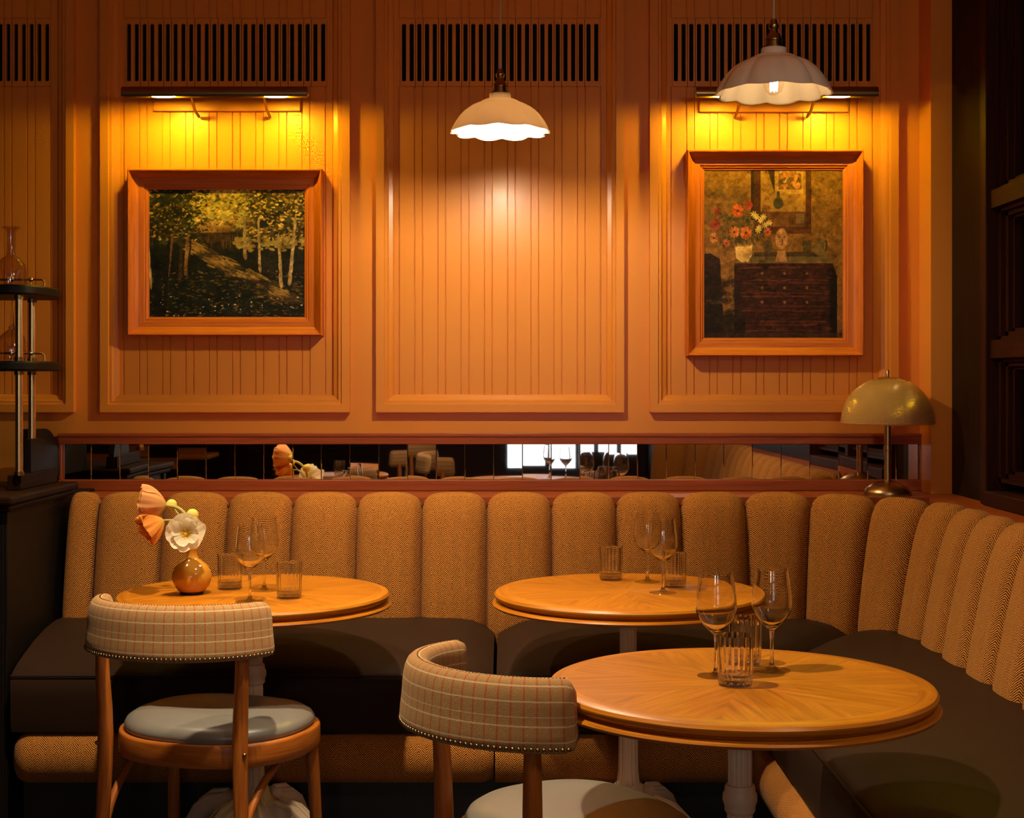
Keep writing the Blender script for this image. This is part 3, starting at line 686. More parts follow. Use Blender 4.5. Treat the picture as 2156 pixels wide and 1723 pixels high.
# ------------------------------------------------------------------ pendants
M['bulb_bright'] = emit('bulb_glow_bright', (1.0, 0.85, 0.58), 1380)
M['bulb_dim'] = emit('bulb_filament', (1.0, 0.70, 0.34), 130)
def pendant(px, d, rim_py, label, shade_mat, dim):
    x = X(px, d); z0 = Z(rim_py, d)
    t = thing('pendant_lamp', label, 'lamp', (x, d, z0), 0, 'scalloped pendant lamps')
    prof = [(.149, 0), (.1475, .004), (.142, .016), (.134, .030), (.121, .047), (.106, .061), (.090, .072), (.072, .080), (.062, .083), (.058, .087), (.046, .0925), (.033, .095), (.032, .110), (.026, .113)]
    ins = [(r-.005, z-.001 if k > 1 else z+.0005) for k, (r, z) in enumerate(prof)]
    full = prof+list(reversed(ins))
    def rf(a, r, z, k):
        s = abs(math.sin(5*(a+.35))); kk = max(0, min(1, (r-.040)/.05))
        return r*(1-.085*kk*(1-min(1, s*1.15)**.6)), z-.0065*kk*max(0, (r-.10)/.05)*s
    mb = MB(); mb.lathe(full, 120, rf=rf); mb.build('lamp_shade', shade_mat, t, world=False, ang=50)
    mb = MB(); mb.lathe([(0, .105), (.030, .108), (.0295, .114), (.022, .116), (.021, .128), (.0225, .129), (.0225, .133), (.021, .134), (.018, .143), (.011, .150), (.010, .158), (.013, .162), (.013, .170), (.009, .175), (.008, .183), (.003, .186), (0, .186)], 28)
    mb.build('lamp_holder', M['old_brass'], t, world=False)
    mb = MB(); mb.tube([(0, 0, .184), (0.001, 0, .5), (0, 0, ZT-z0)], .0028, 8); mb.build('cord', M['cord'], t, world=False)
    mb = MB(); mb.lathe([(0, ZT-z0-.03), (.03, ZT-z0-.028), (.05, ZT-z0-.001), (0, ZT-z0-.001)], 20); mb.build('ceiling_rose', M['old_brass'], t, world=False)
    if dim:
        g = MB(); g.lathe([(0, -.008), (.010, -.006), (.020, .002), (.0255, .014), (.026, .024), (.021, .040), (.013, .055), (.012, .075), (.012, .100)], 24); gb = g.build('bulb', M['bulb_glass'], t, world=False)
        f = MB()
        for k in range(5): a = k*2*PI/5; f.tube([(.008*math.cos(a), .008*math.sin(a), .002), (.010*math.cos(a), .010*math.sin(a), .036)], .0016, 6)
        f.build('filament', M['bulb_dim'], gb, world=False)
        # the thread cap of the bulb
    else:
        g = MB(); g.sphere((0, 0, .020), .026, 16, 10); g.build('bulb', M['bulb_bright'], t, world=False)
        g = MB(); g.tube([(0, 0, .044), (0, 0, .1)], .012, 12); g.build('bulb_cap', M['old_brass'], t, world=False)
    return t
pendant(1053, 4.40, 276, 'brightly lit scalloped pendant lamp in front of the middle panel', M['shade'], False)
pendant(1629, 3.74, 194, 'dim pale scalloped pendant lamp in front of the right panel', M['shade_thick'], True)

# ------------------------------------------------------------------ banquette
BY = 4.895; BXR = 1.38; RC = 0.62
cxa, cya = BXR-RC, BY-RC
SEG = 0.2106
XL = -1.440
Larc = RC*PI/2
def path(s):
    """s in metres along the back line from the left end; gives (point, normal towards the sitter)"""
    L1 = cxa-XL
    if s <= L1: return (XL+s, BY), (0, -1)
    if s <= L1+Larc:
        a = (s-L1)/RC; return (cxa+RC*math.sin(a), cya+RC*math.cos(a)), (-math.sin(a), -math.cos(a))
    q = s-L1-Larc; L3 = cya-1.45
    if q <= L3: return (BXR, cya-q), (-1, 0)
    a = (q-L3)/RC; a = min(a, PI/2); return (BXR-RC+RC*math.cos(a), 1.45-RC*math.sin(a)), (-math.cos(a), math.sin(a))
L1 = cxa-XL
seams = [0.0]; first = L1-10*SEG
seams = [0.0]+[first+k*SEG for k in range(11)]+[L1+Larc*k/4 for k in range(1, 5)]
q = seams[-1]
L3 = cya-1.45
while q+SEG < L1+Larc+L3+0.01: q += SEG; seams.append(q)
endarc = L1+Larc+L3
seams[-1] = endarc
seams += [endarc+Larc*k/4 for k in range(1, 4)]
bprof = [(.004, .30), (.006, .80), (.012, .90), (.026, .946), (.050, .966), (.080, .970), (.108, .957), (.132, .925), (.150, .880), (.166, .820), (.184, .740), (.200, .660), (.212, .590), (.216, .530), (.210, .480), (.19, .44)]
def bnorm(k):
    a = bprof[max(0, k-1)]; b = bprof[min(len(bprof)-1, k+1)]; t = (b[0]-a[0], b[1]-a[1]); l = math.hypot(*t); return (-t[1]/l, t[0]/l)
banq = thing('banquette', 'corner banquette with brown herringbone channelled back and black leather seat', 'bench', (0, 4.6, 0))
PL = [0.0]
for k in range(1, len(bprof)): PL.append(PL[-1]+math.hypot(bprof[k][0]-bprof[k-1][0], bprof[k][1]-bprof[k-1][1]))
for c in range(len(seams)-1):
    a, b = seams[c], seams[c+1]; n = 18; P = []; UV = []
    curved = (L1-0.01 < a < L1+Larc-0.05) or a > endarc-0.01
    us = (1-.55/RC*0.35) if curved else 1.0
    for i in range(n+1):
        t_ = i/n; e = abs(2*t_-1); tt = 0.5+0.5*math.copysign(1-(1-e)**1.35, 2*t_-1) if e < 1 else t_
        s = a+(b-a)*tt; e = abs(2*tt-1)
        dep = 0.014*(e**2.2)+0.034*(e**7) ; dep = dep*(1 if b-a > .15 else .85)
        (x, y), nn = path(s); row = []; ru = []
        for k, (f, z) in enumerate(bprof):
            g = bnorm(k); w_ = 1 if k > 1 else 0
            ff = f+g[0]*dep*w_*(1 if True else 0); zz = z-abs(g[1])*dep*w_ if k > 1 else z
            ff = f-abs(g[0])*dep*w_ if f > .08 else f+abs(g[0])*dep*w_
            row.append((x+nn[0]*ff, y+nn[1]*ff, zz)); ru.append((s*us+c*0.013, PL[k]))
        P.append(row); UV.append(ru)
    mb = MB(); mb.grid(P, UV)
    mb.face(P[0]); mb.face(P[-1])
    mb.build('back_channel', M['herring'], banq, ang=60)
# seat cushions: front line and back line, joined by a crowned section
sprof = [(0.0, .500), (0.0, .560), (.10, .578), (.25, .582), (.45, .572), (.62, .555), (.78, .533), (.90, .513), (.965, .498), (1.0, .478), (1.0, .43), (.997, .36), (.985, .328), (.95, .322), (.3, .322)]
FY, FX = 4.205, 0.690
def cushion(front, back, dips, label=None):
    n = len(front); P = []; UV = []
    for i in range(n):
        fx, fy = front[i]; bx, by = back[i]; row = []
        e0 = i/(n-1); dd = 0
        if dips[0]: dd = max(dd, math.exp(-(e0*dips[2]/.045)**1.3))
        if dips[1]: dd = max(dd, math.exp(-((1-e0)*dips[2]/.045)**1.3))
        for k, (f, z) in enumerate(sprof):
            zz = z-(.05*dd if 0 < k < 10 else 0); ff = f-(.02*dd if 7 < k < 14 else 0)
            row.append((bx+(fx-bx)*ff, by+(fy-by)*ff, zz))
        P.append(row)
    mb = MB(); mb.grid(P); mb.face(P[0]); mb.face(P[-1])
    o = mb.build('seat_cushion', M['bench_leather'], banq, ang=45)
    pm = MB(); pts = [(p[9][0], p[9][1], p[9][2]+.012) for p in P]; pm.tube([(q_[0]+0, q_[1], q_[2]) for q_ in pts], .0035, 6)
    pp = pm.build('piping', M['bench_leather'], o, world=False)
    return o
def lin(a, b, n): return [a+(b-a)*i/(n-1) for i in range(n)]
n = 40
xs = lin(XL+.01, -.055, n); cushion([(x, FY) for x in xs], [(x, BY-.13) for x in xs], (0, 1, 1.4))
nb = 44
ss = lin(-.045-XL, L1+Larc*.5, nb); bk = []
for s in ss: (x, y), nn = path(s); bk.append((x+nn[0]*.13, y+nn[1]*.13))
cushion([(x, FY) for x in lin(-.045, FX-.004, nb)], bk, (1, 1, .9))
nc = 70
ss = lin(L1+Larc*.5+.004, L1+Larc+L3, nc); bk = []
for s in ss: (x, y), nn = path(s); bk.append((x+nn[0]*.13, y+nn[1]*.13))
ys_ = []
for i, s in enumerate(ss):
    q = i/(nc-1); ys_.append(FY-.004+(1.45-FY+.004)*q)
cushion([(FX, y) for y in ys_], bk, (1, 0, 2.6))
# padded roll below the seat
rprof = [(.0, .321), (.045, .318), (.075, .300), (.090, .27), (.092, .245), (.084, .212), (.062, .186), (.03, .178), (0, .178)]
RP = [0.0]
for k in range(1, len(rprof)): RP.append(RP[-1]+math.hypot(rprof[k][0]-rprof[k-1][0], rprof[k][1]-rprof[k-1][1]))
def roll(ax, ay, bx, by, nx, ny, round_a, round_b, u0):
    L = math.hypot(bx-ax, by-ay); P = []; UV = []
    ss = [.06*(1-math.cos(PI/2*i/12)) for i in range(12)]+[.06+(L-.06)*i/40 for i in range(41)]
    for s in ss:
        k_ = 1.0
        if round_a and s < .06: k_ = math.sqrt(max(0.01, 1-(1-s/.06)**2))
        if round_b and L-s < .012: k_ = .8
        P.append([(ax+(bx-ax)*s/L+nx*f*k_, ay+(by-ay)*s/L+ny*f*k_, .25+(z-.25)*(.35+.65*k_)) for f, z in rprof]); UV.append([(u0+s, RP[k]) for k in range(len(rprof))])
    mb = MB(); mb.grid(P, UV); mb.face(P[0]); mb.face(P[-1]); mb.build('front_roll', M['herring'], banq, ang=60)
roll(XL+.005, FY+.065, -.052, FY+.065, 0, -1, True, True, 0)
roll(-.048, FY+.065, FX+.06, FY+.065, 0, -1, False, False, .013)
roll(FX+.065, FY-.03, FX+.065, 1.45, -1, 0, True, False, .3)
mb = MB(); mb.box(XL+.02, FX+.1, FY+.085, BY-.02, 0.0, .177); mb.box(FX+.085, BXR-.01, 1.45, FY+.085, 0.0, .177)
mb.build('plinth', M['plinth'], banq, smooth=False)
mb = MB(); mb.box(XL+.02, FX+.08, FY+.07, BY-.02, .178, .32); mb.box(FX+.07, BXR-.01, 1.45, FY+.07, .178, .32)
mb.build('seat_base', M['plinth'], banq, smooth=False, merge=False)

# ------------------------------------------------------------------ tables
TH = 0.75; TR = 0.372
def make_table(label, loc, rz):
    t = thing('round_table', label, 'table', loc, rz, 'round pedestal tables')
    mb = MB(); nw = 8; na = 10; Rin = TR-.038
    for wv in range(nw):
        a0 = 2*PI*wv/nw; am = a0+PI/nw; ca, sa = math.cos(am), math.sin(am)
        for k in range(na):
            q0 = a0+2*PI/nw*k/na; q1 = a0+2*PI/nw*(k+1)/na
            tri = [(0, 0, TH), (Rin*math.cos(q0), Rin*math.sin(q0), TH), (Rin*math.cos(q1), Rin*math.sin(q1), TH)]
            mb.face(tri, [(p[0]*ca+p[1]*sa+wv*.9, -p[0]*sa+p[1]*ca+wv*.37) for p in tri])
    mb.build('table_top', M['table_wood'], t, world=False, smooth=False)
    rim = [(TR-.038, 0), (TR-.012, 0), (TR-.004, -.003), (TR, -.009), (TR, -.013), (TR-.004, -.020), (TR-.011, -.0235), (TR-.013, -.027), (TR-.006, -.029), (TR+.003, -.031), (TR+.0055, -.035), (TR+.003, -.040), (TR-.006, -.042), (TR-.05, -.043), (0, -.043)]
    mb = MB(); mb.lathe([(r, TH+z) for r, z in rim], 128); mb.build('edge_moulding', M['table_wood'], t, world=False, ang=30)
    def flute(a, r, z, k): return r*(1-.10*max(0, math.cos(10*a))**.6), z
    mb = MB(); mb.lathe([(0, .707), (.045, .707), (.045, .699), (.036, .695), (.033, .686), (.0245, .676)], 40); mb.build('capital', M['iron'], t, world=False)
    mb = MB(); mb.lathe([(.0235, .680), (.0235, .545)], 80, rf=flute); mb.lathe([(.0245, .500), (.026, .40), (.028, .25), (.033, .21), (.036, .18)], 80, rf=flute); mb.build('column', M['iron'], t, world=False)
    mb = MB(); mb.lathe([(.023, .552), (.028, .550), (.030, .543), (.0295, .539), (.033, .533), (.0335, .520), (.031, .513), (.0295, .507), (.030, .502), (.028, .498), (.0245, .494)], 48); mb.build('collar', M['iron'], t, world=False)
    mb = MB()
    def lob(a, r, z, k): q = math.cos(4*a); return r*(1+.10*q*min(1, r/.08)), z+.006*math.cos(24*a)*min(1, r/.1)
    mb.lathe([(.034, .215), (.040, .205), (.043, .190), (.052, .178), (.075, .168), (.095, .150), (.105, .120), (.108, .10), (.08, .085), (0, .085)], 96, rf=lob)
    mb.build('base', M['iron'], t, world=False)
    for k in range(4):
        a = PI/4+k*PI/2; c, s = math.cos(a), math.sin(a); mb = MB(); P = []
        pts = [(.05, .150), (.09, .158), (.14, .148), (.185, .120), (.215, .080), (.235, .045), (.255, .030), (.275, .030)]
        rd = [.030, .034, .034, .030, .026, .024, .026, .018]
        mb.tube([(c*r, s*r, z) for r, z in pts], rd, 12)
        for sg in (-1, 0, 1):                           # leaf veins running down the foot
            mb.tube([(c*r-sg*s*q*.62, s*r+sg*c*q*.62, z+q*(.98-.28*abs(sg))) for (r, z), q in list(zip(pts, rd))[1:7]], [.007, .009, .0095, .009, .008, .006], 8)
        mb.tube([(c*.268, s*.268, .024), (c*.268, s*.268, 0.0)], .018, 10)
        mb.build('foot', M['iron'], t, world=False)
    return t
T1 = (-0.7115, 4.07, 0); T2 = (0.323, 4.10, 0); T3 = (0.442, 2.86, 0)
tab = make_table('round wooden table at left carrying the flower vase', T1, .3)
dup(tab, T2, .1, 'round wooden table in the middle, close to the bench back')
dup(tab, T3, -.25, 'nearest round wooden table at right, in front of the corner seat')
dup(tab, (0.12, 1.18, 0), .5, 'round wooden table beside the camera, seen only in the mirror strip')
dup(tab, (-1.12, 1.05, 0), .2, 'round wooden table left of the camera, seen only in the mirror strip')

# ------------------------------------------------------------------ chairs
def make_chair(label, loc, rz):
    t = thing('dining_chair', label, 'chair', loc, rz, 'bentwood chairs with plaid backs')
    sc = (.022, .080)
    def sup(a, hx, hy, n=2.7):
        c, s = math.cos(a), math.sin(a); k = (abs(c/hx)**n+abs(s/hy)**n)**(-1/n); x, y = k*c, k*s
        if y < 0: x *= 1-.16*(-y/hy)**1.5
        return sc[0]+x, sc[1]+y
    n = 72; P = []
    pr = [(.955, .436), (.965, .446), (.985, .454), (.985, .462), (.955, .474), (.88, .485), (.75, .492), (.5, .496), (.25, .497), (.02, .497)]
    for i in range(n):
        a = 2*PI*i/n; P.append([(*[sc[j]+(sup(a, .243, .208)[j]-sc[j])*f for j in (0, 1)], z) for f, z in pr])
    mb = MB(); mb.grid(P, ci=True); mb.ngon_ring([r[-1] for r in P]); mb.ngon_ring([r[0] for r in P], True)
    mb.build('seat_pad', M['seat_leather'], t, world=False, ang=60)
    fr = [(.94, .393), (1.0, .390), (1.012, .395), (1.014, .413), (1.012, .440), (1.004, .446), (.985, .448), (.94, .446)]
    P = []; UV = []
    for i in range(n):
        a = 2*PI*i/n; P.append([(*[sc[j]+(sup(a, .250, .215)[j]-sc[j])*f for j in (0, 1)], z) for f, z in fr])
    for i in range(n+1): UV.append([(2*PI*i/n*.23, k*.012) for k in range(len(fr)+1)])
    mb = MB(); mb.grid(P, UV, ci=True, cj=True); mb.build('seat_frame', M['chair_wood'], t, world=False, ang=50)
    def pol(r, a, z): return (r*math.sin(a), -r*math.cos(a), z)       # a measured from straight back
    for s in (-1, 1):
        a = s*math.radians(60)
        prof_ = [(.224, .745, .012), (.226, .68, .0155), (.224, .60, .0175), (.219, .52, .019), (.217, .45, .0195), (.218, .38, .019), (.222, .28, .0175), (.230, .16, .016), (.242, .05, .0145), (.248, 0, .014)]
        mb = MB(); mb.tube([pol(r, a, z) for r, z, _ in prof_], [q for _, _, q in prof_], 14); lg = mb.build('leg', M['chair_wood'], t, world=False)
        mb = MB(); p = pol(.237, a, .43); mb.sphere(p, .006, 10, 6); mb.build('bolt', M['nail'], lg, world=False)
        mb = MB(); fx = s*.208; sx_ = .020; mb.tube([(fx*.97+sx_, .208, .425), (fx+sx_, .215, .30), (fx*1.03+sx_, .225, .12), (fx*1.06+sx_, .235, 0)], [.018, .017, .0155, .013], 14); mb.build('leg', M['chair_wood'], t, world=False)
        # bentwood brace from the rear leg up under the seat
        p0 = Vector(pol(.222, a, .16)); p1 = Vector((s*.205+.02, .17, .395)); pts = []
        for k in range(15):
            q = k/14; hx = 1-math.cos(q*PI/2); vz = math.sin(q*PI/2)
            pts.append((p0.x+(p1.x-p0.x)*hx, p0.y+(p1.y-p0.y)*hx, p0.z+(p1.z-p0.z)*vz))
        mb = MB(); mb.tube(pts, .0105, 10); mb.build('brace', M['chair_wood'], t, world=False)
    # curved upholstered back
    RB = .234
    n = 56; span = math.radians(80); zc, hh, th = .729, .066, .027; loop = []
    for k in range(28):
        q = 2*PI*k/28; e = 3.2; c, s = math.cos(q), math.sin(q); kk = (abs(c)**e+abs(s)**e)**(-1/e); loop.append((kk*c*th, kk*s*hh))
    P = []; UV = []; per = [0]
    for k in range(1, 29): per.append(per[-1]+math.hypot(loop[k % 28][0]-loop[k-1][0], loop[k % 28][1]-loop[k-1][1]))
    for i in range(n+1):
        a = -span+2*span*i/n; e = min(i, n-i)/n*2*span*.225; sc_ = 1.0
        if e < .030: sc_ = math.sqrt(max(0.0, 1-(1-e/.030)**2))*.85+.15
        zz = 1.0 if e > .03 else .62+.38*math.sqrt(1-(1-e/.03)**2)
        row = []; ru = []
        for k in range(28):
            dr, dz = loop[k]; z = zc+dz*zz; r = RB+dr*sc_+(.010*((dz/hh)**2) if dz < 0 else 0)+(-dz*.06)
            row.append(pol(r, a, z+.004*math.cos(a*1.4)))
        for k in range(29): ru.append((a*.25+1, per[k]))
        P.append(row); UV.append(ru)
    mb = MB(); mb.grid(P, UV, cj=True); mb.face(P[0]); mb.face(P[-1]); back = mb.build('backrest', M['tweed'], t, world=False, ang=60)
    mb = MB(); m = 62
    for i in range(m):
        a = -span*.93+2*span*.93*i/(m-1); mb.sphere(pol(RB+.0305, a, 0.6725+.004*math.cos(a*1.4)), .0043, 8, 6)
    nl = mb.build('nailhead_trim', M['nail'], back, world=False); nl['label'] = 'row of brass nailheads along the lower edge'
    mb = MB(); m = 84
    for i in range(m):
        a = -span*.93+2*span*.93*i/(m-1); mb.sphere(pol(RB-.004, a, .7945+.004*math.cos(a*1.4)), .0021, 6, 4)
    nl = mb.build('nailhead_trim', M['nail'], back, world=False); nl['label'] = 'row of fine nailheads along the top edge'
    return t
ch = make_chair('plaid-backed bentwood chair facing the table with the flower vase', (-0.803, 3.73, 0), math.radians(-18))
dup(ch, (0.045, 2.90, 0), math.radians(-62), 'plaid-backed bentwood chair turned to the nearest table, its back rail lit along the top')
dup(ch, (-1.02, 1.72, 0), math.radians(178), 'plaid-backed bentwood chair near the camera at left, seen only in the mirror strip')
dup(ch, (-0.42, 0.42, 0), math.radians(-60), 'plaid-backed bentwood chair right behind the camera, seen only in the mirror strip')
dup(ch, (-0.75, -0.9, 0), math.radians(40), 'plaid-backed bentwood chair on the striped carpet far behind the camera')

# ------------------------------------------------------------------ glasses
def make_wine(label, loc):
    t = thing('wine_glass', label, 'wine glass', loc, 0, 'empty wine glasses on the tables')
    o = [(.0045, .080), (.007, .083), (.014, .0895), (.026, .1015), (.0355, .115), (.0400, .128), (.0407, .137), (.0395, .154), (.0368, .177), (.0330, .203)]
    i = [(.0322, .203), (.0360, .177), (.0387, .154), (.0399, .137), (.0392, .128), (.0347, .1155), (.025, .103), (.0125, .0915), (.004, .088), (0, .0875)]
    mb = MB(); mb.lathe(o+i, 48); mb.build('bowl', M['glass'], t, world=False, ang=60)
    mb = MB(); mb.lathe([(0, .0865), (.005, .083), (.0047, .078), (.0038, .060), (.0036, .035), (.0042, .018), (.006, .010), (.010, .0065), (.014, .005)], 24); mb.build('stem', M['solid_glass'], t, world=False)
    mb = MB(); mb.lathe([(0, .0052), (.014, .0048), (.030, .0022), (.0375, .0014), (.0380, .0006), (.037, 0), (0, 0)], 48); mb.build('foot', M['foot_glass'], t, world=False)
    return t
def make_tumbler(label, loc):
    t = thing('tumbler', label, 'glass', loc, 0, 'cut glass tumblers on the tables')
    mb = MB(); mb.lathe([(.0335, .024), (.0345, .060), (.0350, .097), (.0336, .097), (.0330, .060), (.0318, .024)], 60); mb.build('wall', M['fluted_glass'], t, world=False, ang=60)
    mb = MB(); mb.lathe([(0, .015), (.012, .0155), (.0305, .020), (.0318, .024), (.0335, .024), (.0332, .012), (.0318, .002), (.029, 0), (0, 0)], 60); mb.build('base', M['cut_glass'], t, world=False, ang=50)
    return t
def on(px, py, h=TH): d = (CAMZ-h)*F/(py-CY); return (X(px, d), d, h)
wg = make_wine('front wine glass beside the flower vase on the left table', on(526, 1268))
dup(wg, on(556, 1244), .4, 'wine glass standing behind another on the left table')
dup(wg, on(1363, 1226), .9, 'wine glass further back on the middle table')
dup(wg, on(1396, 1249), .2, 'wine glass further forward on the middle table')
dup(wg, on(1508, 1424), .3, 'wine glass left of the tumblers on the nearest table')
dup(wg, on(1625, 1412), .7, 'wine glass right of the tumblers on the nearest table')
dup(wg, (0.22, 1.22, TH), .7, 'wine glass on the table beside the camera, seen in the mirror strip')
dup(wg, (0.33, 1.14, TH), .7, 'wine glass nearer the table edge beside the camera, seen in the mirror strip')
tb = make_tumbler('tumbler between the vase and the wine glasses on the left table', on(484, 1241))
dup(tb, on(609, 1260), .4, 'tumbler right of the wine glasses on the left table')
dup(tb, on(1286, 1222), .2, 'tumbler standing alone at the left on the middle table')
dup(tb, on(1420, 1237), .6, 'tumbler behind the wine glass on the middle table')
dup(tb, on(1548, 1444), .1, 'foremost tumbler on the nearest table')
dup(tb, on(1568, 1399), .5, 'tumbler behind another between the wine glasses on the nearest table')
dup(tb, (-1.08, 1.12, TH), .5, 'tumbler on the table left of the camera, seen in the mirror strip')

# ------------------------------------------------------------------ vase and flowers
vx, vy, vz = on(404, 1251)
M['vase'] = plain('ochre_glaze', (0.52, 0.225, 0.020), 0.14, var=.08)
M['vase_foot'] = plain('dark_vase_foot', (0.010, 0.008, 0.008), 0.5)
t = thing('flower_vase', 'round ochre bottle vase with dark foot on the left table', 'vase', (vx, vy, vz))
mb = MB(); mb.lathe([(.026, .006), (.036, .010), (.046, .022), (.0525, .040), (.0535, .052), (.050, .066), (.041, .080), (.028, .090), (.018, .097), (.0145, .104), (.0140, .112), (.0150, .121), (.0165, .125), (.0150, .1255), (.012, .118), (.0115, .10), (.02, .085), (.03, .05), (0, .03)], 56); mb.build('body', M['vase'], t, world=False, ang=60)
mb = MB(); mb.lathe([(0, 0), (.030, 0), (.033, .003), (.030, .0075), (.0, .0075)], 40); mb.build('foot', M['vase_foot'], t, world=False)
def petal_mat(name, c0, c1, tr=.35):
    m, nt, b = nmat(name); sep = N(nt, 'ShaderNodeSeparateXYZ'); nt.links.new(uvco(nt), sep.inputs[0])
    n1 = noise(nt, uvco(nt, 9, 1), 3, 3); f = math_(nt, 'ADD', sep.outputs[1], math_(nt, 'MULTIPLY', math_(nt, 'SUBTRACT', n1, .5), .35))
    col = ramp(nt, f, [(0.05, c0), (.55, c1)]); nt.links.new(col, b.inputs['Base Color']); b.inputs['Roughness'].default_value = .7
    tl = N(nt, 'ShaderNodeBsdfTranslucent'); nt.links.new(col, tl.inputs[0]); mx = N(nt, 'ShaderNodeMixShader'); mx.inputs[0].default_value = tr
    nt.links.new(b.outputs[0], mx.inputs[1]); nt.links.new(tl.outputs[0], mx.inputs[2]); nt.links.new(mx.outputs[0], nt.nodes['Material Output'].inputs[0])
    bump(nt, b, noise(nt, uvco(nt, 30, 2), 3, 2), .5, .003); return m
M['petal_white'] = petal_mat('white_poppy_petal', (0.72, 0.50, 0.06), (0.92, 0.80, 0.58))
M['petal_peach'] = petal_mat('peach_poppy_petal', (0.93, 0.55, 0.14), (0.93, 0.42, 0.13))
M['petal_orange'] = petal_mat('orange_poppy_petal', (0.92, 0.52, 0.07), (0.92, 0.32, 0.03))
M['stem'] = plain('poppy_stem', (0.42, 0.36, 0.08), 0.55, var=.15)
M['pollen'] = plain('yellow_stamens', (0.85, 0.55, 0.06), 0.7)
M['bud'] = plain('yellow_bud', (0.72, 0.52, 0.09), 0.85, var=.2, vscale=160)
def petal(mb, R, wd, open_, cup, seed, M3, az, ruffle):
    """cup > 0: a bowl of that radius rising R along the axis; cup = 0: an open petal lying at the angle open_ from the axis"""
    r = random.Random(seed); ph = [r.uniform(0, 6.28) for _ in range(6)]; nu, nv = 28, 16; P = []; UV = []
    for i in range(nu+1):
        u = -1+2*i/nu; row = []; ru = []
        for j in range(nv+1):
            v = j/nv
            ww = wd*min(1.0, .35+1.5*v) if cup == 0 else wd*(.75+.35*v)
            a = az+u*ww
            edge = 1-.20*abs(u)**4+.03*math.sin(u*3+ph[0])+.022*math.sin(u*8+ph[1])
            q = v*edge
            if cup > 0:
                x = cup*math.sin(PI*(.05+open_*q)); z = R*q**1.15
            else:
                th = open_-.25*v*v; x = R*q*math.sin(th); z = R*q*math.cos(th)+.012*q
            rf_ = ruffle*v*v*(math.sin(u*4+ph[2])+.55*math.sin(u*9+ph[3])+.3*math.sin(u*17+ph[4]))
            if cup > 0: x += rf_
            else: z += rf_; x += .3*rf_
            z += .0006*math.sin(u*30+ph[5])*v
            p = Vector((x*math.cos(a), x*math.sin(a), z)); row.append(M3 @ p); ru.append((u+seed, v))
        P.append(row); UV.append(ru)
    mb.grid(P, UV)
def basis(center, axis):
    from mathutils import Matrix
    q = Vector(axis).normalized().to_track_quat('Z', 'Y'); m = q.to_matrix().to_4x4(); m.translation = Vector(center); return m
neck = Vector((vx, vy, vz+.10))
def poppy(center, axis, petals, mat, label, stem_pts, core=True, sr=.003):
    t = thing('poppy', label, 'flower', (vx, vy, vz+.05), 0, 'poppies in the ochre vase')
    B = basis(center, axis)
    for k, (R, wd, op, cup, az, rf_) in enumerate(petals):
        mb = MB(); petal(mb, R, wd, op, cup, k*7+len(label), B, az, rf_); mb.build('petal', mat, t, ang=80)
    c = Vector(center); ax = Vector(axis).normalized()
    pts = [neck+Vector((0, 0, -.05)), neck+Vector((0, 0, .02))]+[Vector(p) for p in stem_pts]+[c]
    # smooth the stem
    for _ in range(3):
        q = [pts[0]]
        for i in range(len(pts)-1): q += [pts[i]*.75+pts[i+1]*.25, pts[i]*.25+pts[i+1]*.75]
        pts = q+[pts[-1]]
    mb = MB(); mb.tube(pts, sr, 8); mb.build('stem', M['stem'], t)
    if core:
        mb = MB(); mb.sphere(c+ax*.008, .0065, 12, 8)
        r = random.Random(2)
        for k in range(70):
            a = r.uniform(0, 2*PI); q = r.uniform(.006, .015); p = B @ Vector((q*math.cos(a), q*math.sin(a), .006+q*.35)); b0 = B @ Vector((.003*math.cos(a), .003*math.sin(a), .003)); mb.tube([b0, p], .0004, 4); mb.sphere(p, .0013, 6, 4)
        mb.build('stamens', M['pollen'], t)
    return t
pd = vy
c_w = at(392, 1124, pd-.055)
poppy(c_w, (.12, -.9, .20), [(.056, .95, 1.45, 0, k*2*PI/4+.4, .0050) for k in range(4)]+[(.046, .80, 1.20, 0, k*2*PI/4+1.1, .0045) for k in range(4)], M['petal_white'], 'open white poppy with yellow centre in the vase', [at(400, 1140, pd-.02)])
c_p = at(349, 1064, pd-.01)
poppy(c_p, (-.93, -.30, .10), [(.070, .95, .52, .050, k*PI/2+.2, .0055) for k in range(4)]+[(.064, .9, .50, .042, k*PI/2+.95, .0045) for k in range(4)], M['petal_peach'], 'large peach poppy, half closed, topmost in the vase', [at(403, 1125, pd), at(401, 1098, pd), at(378, 1069, pd)], False, .0052)
c_o = at(344, 1096, pd-.03)
poppy(c_o, (-.75, -.42, -.42), [(.060, .95, .48, .042, k*PI/2+.5, .0065) for k in range(4)]+[(.054, .9, .46, .036, k*PI/2+1.2, .004) for k in range(3)], M['petal_orange'], 'deep orange poppy drooping to the left of the vase', [at(395, 1120, pd-.01), at(372, 1095, pd-.02)], False, .0028)
def bud(px, py, d, r, label, pts):
    t = thing('poppy_bud', label, 'flower', (vx, vy, vz+.05), 0, 'round buds among the poppies')
    c = at(px, py, d); mb = MB(); mb.sphere(c, r, 18, 12); mb.build('bud_head', M['bud'], t)
    q = [neck+Vector((0, 0, -.05)), neck+Vector((0, 0, .02))]+pts+[c]; mb = MB(); mb.tube(q, .002, 8); mb.build('stem', M['stem'], t)
bud(405, 1085, pd+.02, .0172, 'round yellow bud standing above the white poppy', [at(406, 1120, pd+.015)])
bud(361, 1063, pd+.04, .0150, 'round yellow bud behind the stem of the peach poppy', [at(402, 1125, pd+.02), at(380, 1090, pd+.03)])

